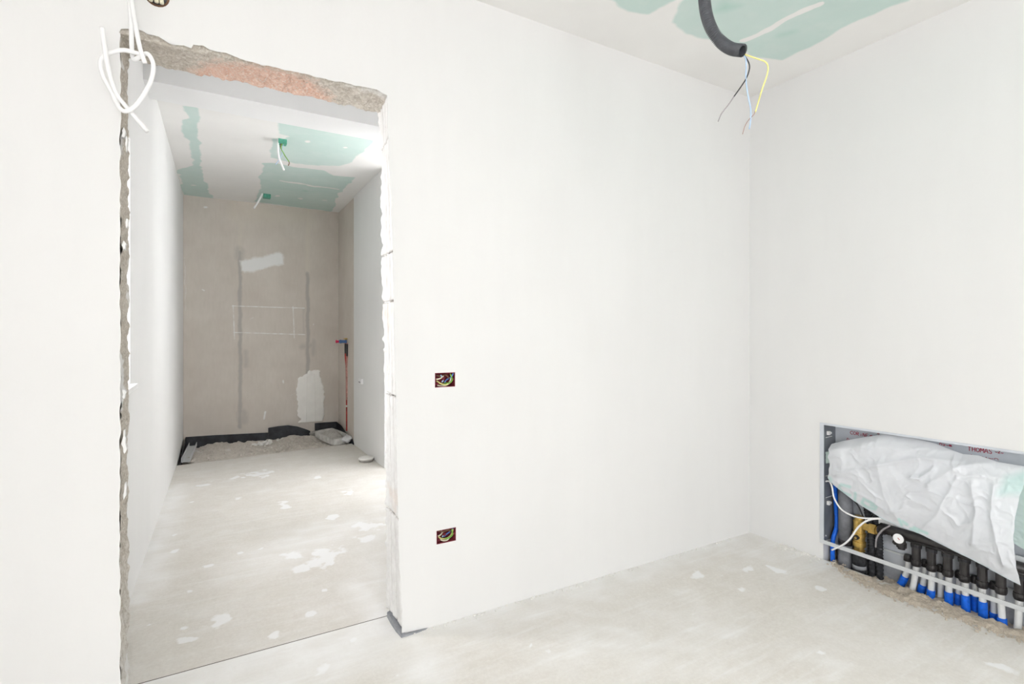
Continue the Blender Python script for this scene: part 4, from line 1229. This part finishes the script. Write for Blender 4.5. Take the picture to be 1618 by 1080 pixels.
# gauge
gx = X1 + .018
gc = cz(408, 585, gx)
ga = MB().lathe((gx + .02, gc[1], gc[2]), (-1, -.06, .06), [(0, .015), (.010, .023), (.020, .025), (.022, .025)], 24).build('gauge_case', M['black'], man)
MB().lathe((gx - .002, gc[1], gc[2]), (-1, -.06, .06), [(0, .0225), (.001, .0225)], 24).build('gauge_dial', M['white_plastic'], ga)
MB().tube([(gx - .0035, gc[1] + .002, gc[2] + .004), (gx - .0035, gc[1] - .006, gc[2] - .004)], .0016, 5).build('gauge_needle', M['redpipe'], ga)
mb = MB().lathe((XM - .012, gc[1] - .004, gc[2] - .008), (0, 0, -1), [(0, .016), (.014, .017), (.015, .021), (.036, .021), (.037, .015), (.045, .015)], 14)
mb.lathe((XM - .012, gc[1] + .012, gc[2] - .030), (0, 1, 0), [(0, .012), (.014, .012), (.015, .008), (.02, .008)], 10)
mb.build('drain_cock', M['black'], man)

# --- heating pipes with blue sleeves, counted away from the brass valve
ORD = ['first', 'second', 'third', 'fourth', 'fifth', 'sixth', 'seventh']
front = [((490, 715), (465, 815), None), ((562, 735), (555, 850), 820), ((640, 760), (640, 880), 830), ((715, 785), (720, 905), 845), ((795, 810), (800, 945), 875), ((880, 840), (890, 980), 950), ((965, 865), (955, 1010), None)]
rear = [((452, 715), (403, 795), 755), ((532, 735), (505, 825), 795), ((605, 750), (600, 860), None), ((690, 775), (683, 893), 838), ((763, 805), (763, 922), 850), ((850, 835), (848, 962), 925)]


def pipe(a, b, s, X_, zt, label, r=.0125, rs=.0165):
    p0 = cz(*a, X_); p1 = cz(*b, X_ - .004)
    p1 = (p1[0], p1[1], min(p1[2], .03) - .03)
    t = empty('heating_pipe', (p1[0], p1[1], p1[2]), label, 'pipe')
    tv = Vector((X_, p0[1], zt))
    path = spline([tv, p0, ((p0[0] + p1[0]) / 2, p0[1] * .6 + p1[1] * .4, (p0[2] + p1[2]) / 2), p1], 6)
    MB().tube(path, r, 12).build('tube', M['pipe_white'], t, True)
    if X_ > XM:
        MB().lathe(tv + Vector((0, 0, .02)), (0, 0, -1), [(0, .014), (.012, .018), (.03, .018)], 14).build('nut', M['black'], t)
    if s is not None:
        q_ = cz(b[0] + (a[0] - b[0]) * (b[1] - s) / (b[1] - a[1]), s, X_)
    else:
        q_ = (p1[0], p1[1], p1[2] + .012)
    f = [v for v in path if v.z <= q_[2] + .002] or path[-2:]
    if len(f) < 2: f = path[-2:]
    d_ = (f[0] - f[-1]).normalized()
    f = [f[-1] + d_ * ((q_[2] - f[-1].z) / max(.3, d_.z))] + f[1:] if len(f) > 2 else [f[-1] + d_ * ((q_[2] - f[-1].z) / max(.3, d_.z)), f[-1]]
    MB().tube(f, rs, 14).build('sleeve', M['blue'], t, True)


for i, (a, b, s) in enumerate(front):
    pipe(a, b, s, XM, 0.115, 'front-row milky heating pipe under the %s black outlet counted from the gauge' % ORD[i])
for i, (a, b, s) in enumerate(rear):
    pipe(a, b, s, XM + .034, 0.118, 'rear-row milky heating pipe left behind the %s black outlet from the gauge' % ORD[i])

# --- supply pipes on the left
gp = empty('insulated_pipe', (XM + .01, 1.495, 0), 'thick grey insulated pipe at the left side of the cabinet', 'pipe')
gy = 1.497
MB().tube([(XM + .012, gy, 0.40), (XM + .012, gy, 0.122)], .033, 20).build('insulation', M['greypipe'], gp, True)
MB().tube([(XM + .012, gy, 0.124), (XM + .012, gy, 0.098)], .0335, 20).build('tape_band', M['black'], gp, True)
MB().tube([(XM + .012, gy, 0.099), (XM + .012, gy, 0.070)], .0325, 20).build('lower_insulation', M['greyband'], gp, True)
MB().tube([(XM + .012, gy, 0.071), (XM + .010, gy, -0.05)], .033, 20).build('pipe_foot', M['greypipe'], gp, True)
bpz = empty('supply_pipe', (XM + .03, 1.545, 0), 'bright blue pipe squeezed beside the grey insulated pipe', 'pipe')
MB().tube(spline([(XM + .02, 1.556, 0.42), (XM + .022, 1.552, 0.30), (XM + .018, 1.545, 0.18), (XM - .01, 1.55, 0.10), (XM - .015, 1.548, -0.03)], 8), .011, 12).build('tube', M['blue'], bpz, True)
bt = empty('insulated_pipe', (XM, vy, 0), 'black insulated pipe with grey band below the brass valve', 'pipe')
MB().tube([(XM, vy, 0.084), (XM, vy, 0.020)], .0305, 18).build('insulation', M['rubber'], bt, True)
MB().tube([(XM, vy, 0.021), (XM, vy, 0.002)], .0315, 18).build('tape_band', M['greyband'], bt, True)
MB().tube([(XM, vy, 0.003), (XM - .004, vy, -0.06)], .030, 18).build('pipe_foot', M['rubber'], bt, True)
for k, (dy, lb) in enumerate(((1.377, 'ribbed black hose directly right of the brass valve'), (1.341, 'ribbed black hose between brass valve and gauge'))):
    pth = spline([(XM + .03, dy + .03, 0.33), (XM + .025, dy + .012, 0.25), (XM + .02, dy, 0.17), (XM + .018, dy - .002, 0.08), (XM + .02, dy - .004, -0.04)], 24)
    props(MB().tube(pth, [.0155 + .0016 * math.sin(i * 1.6) for i in range(len(pth))], 12).build('ribbed_hose', M['rubber'], None, True), lb, 'hose')
for k, lb in enumerate(('thin black cable crossing behind the plastic sheet above the valve', 'thin black cable bowed down beside the gauge')):
    if k == 0: pth = [cz(196, 400, X1 + .05), cz(225, 440, X1 + .05), cz(250, 500, X1 + .07)]
    else: pth = [cz(370, 525, X1 + .02), cz(335, 545, X1 + .02), cz(308, 580, X1 + .02), cz(302, 625, X1 + .03)]
    props(MB().tube(spline(pth, 8), .004, 8).build('thin_cable', M['w_grey'] if k else M['rubber'], None, True), lb, 'cable')
wc = MB().tube(spline([cz(68, 322, X1 + .02), cz(90, 322, X1 + .01), cz(102, 350, X1 + .006), cz(112, 400, X1 + .004), cz(150, 455, X1 + .002), (cz(220, 487, X1)), cz(300, 492, X1 + .006), cz(335, 488, X1 + .02)], 8), .0042, 8).build('white_cable', M['cable'], None, True)
props(wc, 'thin white cable curving from the cabinet side under the plastic sheet', 'cable')
wc = MB().tube(spline([cz(330, 492, X1 + .012), cz(270, 500, X1 - .002), cz(225, 530, X1 - .008), cz(185, 585, X1 - .012), cz(150, 615, X1 - .010), cz(100, 638, X1 - .004)], 8), .0045, 8).build('white_cable', M['cable'], None, True)
props(wc, 'thin white cable bent down across the brass valve to the rail', 'cable')

# --- crumbled mortar at the foot
ys = np.linspace(CY0 - .02, 1.575, 360); xs = np.linspace(2.655, XB - .008, 100)
Yg, Xg = np.meshgrid(ys, xs, indexing='ij')
edge = np.interp(Yg, [.5, .76, 1.0, 1.26, 1.37, 1.46, 1.55, 1.6], [2.74, 2.735, 2.705, 2.69, 2.725, 2.77, 2.815, 2.82]) + (fbm(Yg * 16, Yg * 0, 181) - .5) * .05
ins = np.clip((Xg - edge) / .03, 0, 1)
pit = np.clip((Xg - X1 - .002) / .02, 0, 1)
Zg = -0.010 + 0.014 * ins ** .6 - 0.022 * pit + (fbm(Yg * 34, Xg * 34, 185, 5) - .45) * 0.034 * ins
Zg -= .04 * np.exp(-((Yg - 1.424) / .04) ** 2) * np.clip((Xg - X1 + .03) / .02, 0, 1)
props(grid_mesh('mortar_rubble', np.stack([Xg, Yg, Zg], -1), M['sand'], flip=True), 'crumbly beige mortar heaped under the manifold pipes', 'rubble', kind='stuff')
sp = []
for _ in range(520):
    y = random.uniform(CY0, 1.54)
    e_ = float(np.interp(y, [.5, .76, 1.0, 1.26, 1.37, 1.46, 1.55, 1.6], [2.74, 2.735, 2.705, 2.69, 2.725, 2.77, 2.815, 2.82]))
    x = e_ + random.gauss(0.02, .025)
    sp.append((x, y, 0.001, random.uniform(.002, .008)))
props(crumbs('mortar_lumps', sp, M['sand'], None, 21), 'small loose mortar lumps along the front of the cabinet', 'rubble')

# --- plastic sheet over the cabinet
TOPC = [(88, 152), (135, 138), (210, 124), (330, 106), (450, 122), (560, 150), (640, 182), (690, 200), (760, 205), (850, 236), (930, 250), (1012, 262)]
BOTC = [(84, 322), (200, 412), (330, 496), (420, 535), (500, 562), (620, 622), (700, 662), (800, 712), (900, 768), (968, 803), (975, 770), (1000, 560)]
# right hand end follows the folded edge from the lower tip upwards
BOTC = BOTC[:10]
TOPC2 = TOPC


def resample(c, n):
    c = np.array(c, float); L = np.r_[0, np.cumsum(np.hypot(*np.diff(c, axis=0).T))]
    s = np.linspace(0, L[-1], n)
    return np.stack([np.interp(s, L, c[:, 0]), np.interp(s, L, c[:, 1])], -1)


ns, nt = 260, 150
tc, bc = resample(TOPC2, ns), resample(BOTC, ns)
T = np.linspace(0, 1, nt)[None, :, None]
Q = tc[:, None, :] * (1 - T) + bc[:, None, :] * T
S = np.linspace(0, 1, ns)[:, None] * np.ones((1, nt)); T2 = np.ones((ns, 1)) * np.linspace(0, 1, nt)[None]
qx, qy = Q[..., 0], Q[..., 1]
qx = qx + np.where(S < .02, 1, 0) * 12 * (vnoise(T2 * 9, T2 * 0, 3) - .5)
qx = qx + np.clip((S - .85) / .15, 0, 1) ** 2 * (-38 * np.sin(T2 * math.pi) + 14 * (fbm(T2 * 6, T2 * 0, 5) - .5))
# height field towards the room: broad bulge plus long diagonal creases
bulge = 0.035 * np.sin(np.clip(T2, 0, 1) * math.pi) ** 0.6 * (0.5 + 0.5 * np.sin(S * math.pi) ** 0.5)
wx, wy = qx / 100 + 1.2 * fbm(qx / 160, qy / 160, 191), qy / 100 + 1.2 * fbm(qx / 160, qy / 160, 195)
cre = np.abs(fbm(wx * .55 + wy * .35, wy * 1.1 - wx * .5, 201, 3) - .5) * 2
cre2 = np.abs(fbm(wx * 1.1 - wy * .6, wx * .5 + wy * .4, 211, 3) - .5) * 2
hf = bulge + 0.016 * (1 - cre) ** 3 + 0.005 * (1 - cre2) ** 4 + 0.002 * (fbm(wx * 5, wy * 5, 221) - .5)
for c, w, amp in (([(560, 330), (700, 245), (830, 235)], 22, .016), ([(480, 300), (520, 305), (575, 265)], 14, .02), ([(760, 330), (780, 450), (760, 600)], 26, .014), ([(860, 340), (850, 480), (900, 700)], 20, .016),
                  ([(120, 290), (280, 250), (520, 210), (700, 230)], 16, .012), ([(500, 560), (600, 470), (690, 300)], 20, .010), ([(420, 520), (350, 380), (330, 250)], 26, .008)):
    hf = hf + 1.5 * amp * np.exp(-np.abs(seg_dist(qx, qy, c) / (w * .8)) ** 1.3)
hf *= np.clip(T2 / .12, 0, 1) ** .6 * (0.35 + .65 * np.clip((1 - T2) / .15, 0, 1)) * (0.4 + .6 * np.clip(S / .06, 0, 1))
Xs = X1 + .022 - 0.026 * np.clip(T2 / .15, 0, 1) - hf * 0.75
P = np.empty((ns, nt, 3))
px = 1280 + qx / 2.92; py = 650 + qy / 2.92
rr_, ee = (px - CX) / FPX, (CY - py) / FPX
ax, ay = cs * rr_ + sn, -sn * rr_ + cs
kk = (X1 - .012) / ax                       # outline at the wall plane, relief added along the wall normal
P[..., 0] = Xs; P[..., 1] = ay * kk; P[..., 2] = CAMZ + ee * kk
let = [[(190, 345), (150, 335), (135, 350), (150, 372), (185, 385)], [(215, 375), (205, 410)], [(300, 425), (255, 400), (240, 420), (260, 440), (300, 450), (312, 436), (285, 430)],
       [(415, 495), (425, 520)], [(450, 520), (430, 505)], [(465, 540), (500, 550)], [(540, 560), (480, 535), (500, 565)]]
m0 = np.zeros(qx.shape)
for l in let: m0 = np.maximum(m0, soft(seg_dist(qx, qy, l) - 7, 4) * (0.45 + .5 * fbm(qx / 30, qy / 30, 231)))
hem = seg_dist(qx, qy, BOTC)
m1 = soft(hem - 5, 5) * 0.8
m0 = np.maximum(m0, 0.6 * soft(np.hypot(qx - 92, qy - 312) - 12, 10))
m0 = np.maximum(m0, 0.55 * soft(poly_sd(qx + 20 * (fbm(qx / 40, qy / 40, 7) - .5), qy, [(900, 300), (1000, 270), (1000, 380), (880, 380)]), 20))
so = grid_mesh('plastic_sheet', P, M['film'], None, True, np.stack([m0, m1, m0 * 0], -1))
props(so, 'crumpled milky plastic sheet hung over the open manifold cabinet', 'plastic sheet')
# second, greenish film at the right end
nb, nt2 = 70, 90
S2, T3 = np.meshgrid(np.linspace(0, 1, nb), np.linspace(0, 1, nt2), indexing='ij')
ya = 0.865 - 0.26 * S2 + 0.02 * np.sin(T3 * 5)
za = 0.655 - (0.30 + .12 * S2) * T3 - 0.01 * S2
hx = X1 + .028 - 0.018 * np.abs(fbm(S2 * 4 + T3 * 2, T3 * 5, 241, 4) - .5) * 2
props(grid_mesh('plastic_film', np.stack([hx, ya, za], -1), M['film_green'], None, True), 'translucent greenish film behind the right end of the plastic sheet', 'plastic film')
S2, T3 = np.meshgrid(np.linspace(0, 1, 24), np.linspace(0, 1, 30), indexing='ij')
a_, b_ = cz(72, 185, X1 + .01), cz(104, 245, X1 + .01)
Pf = np.stack([X1 + .012 - .012 * np.abs(fbm(S2 * 3, T3 * 4, 251) - .5) * 2, a_[1] + (b_[1] - a_[1]) * S2, a_[2] + (b_[2] - a_[2]) * T3 + .01 * S2], -1)
props(grid_mesh('plastic_film', Pf, M['film_green'], None, True), 'scrap of greenish film at the left side of the cabinet', 'plastic film')

for o in list(scene.objects):
    if o.type == 'MESH' and o.parent is None and 'kind' not in o and 'label' not in o:
        print('UNLABELLED', o.name)
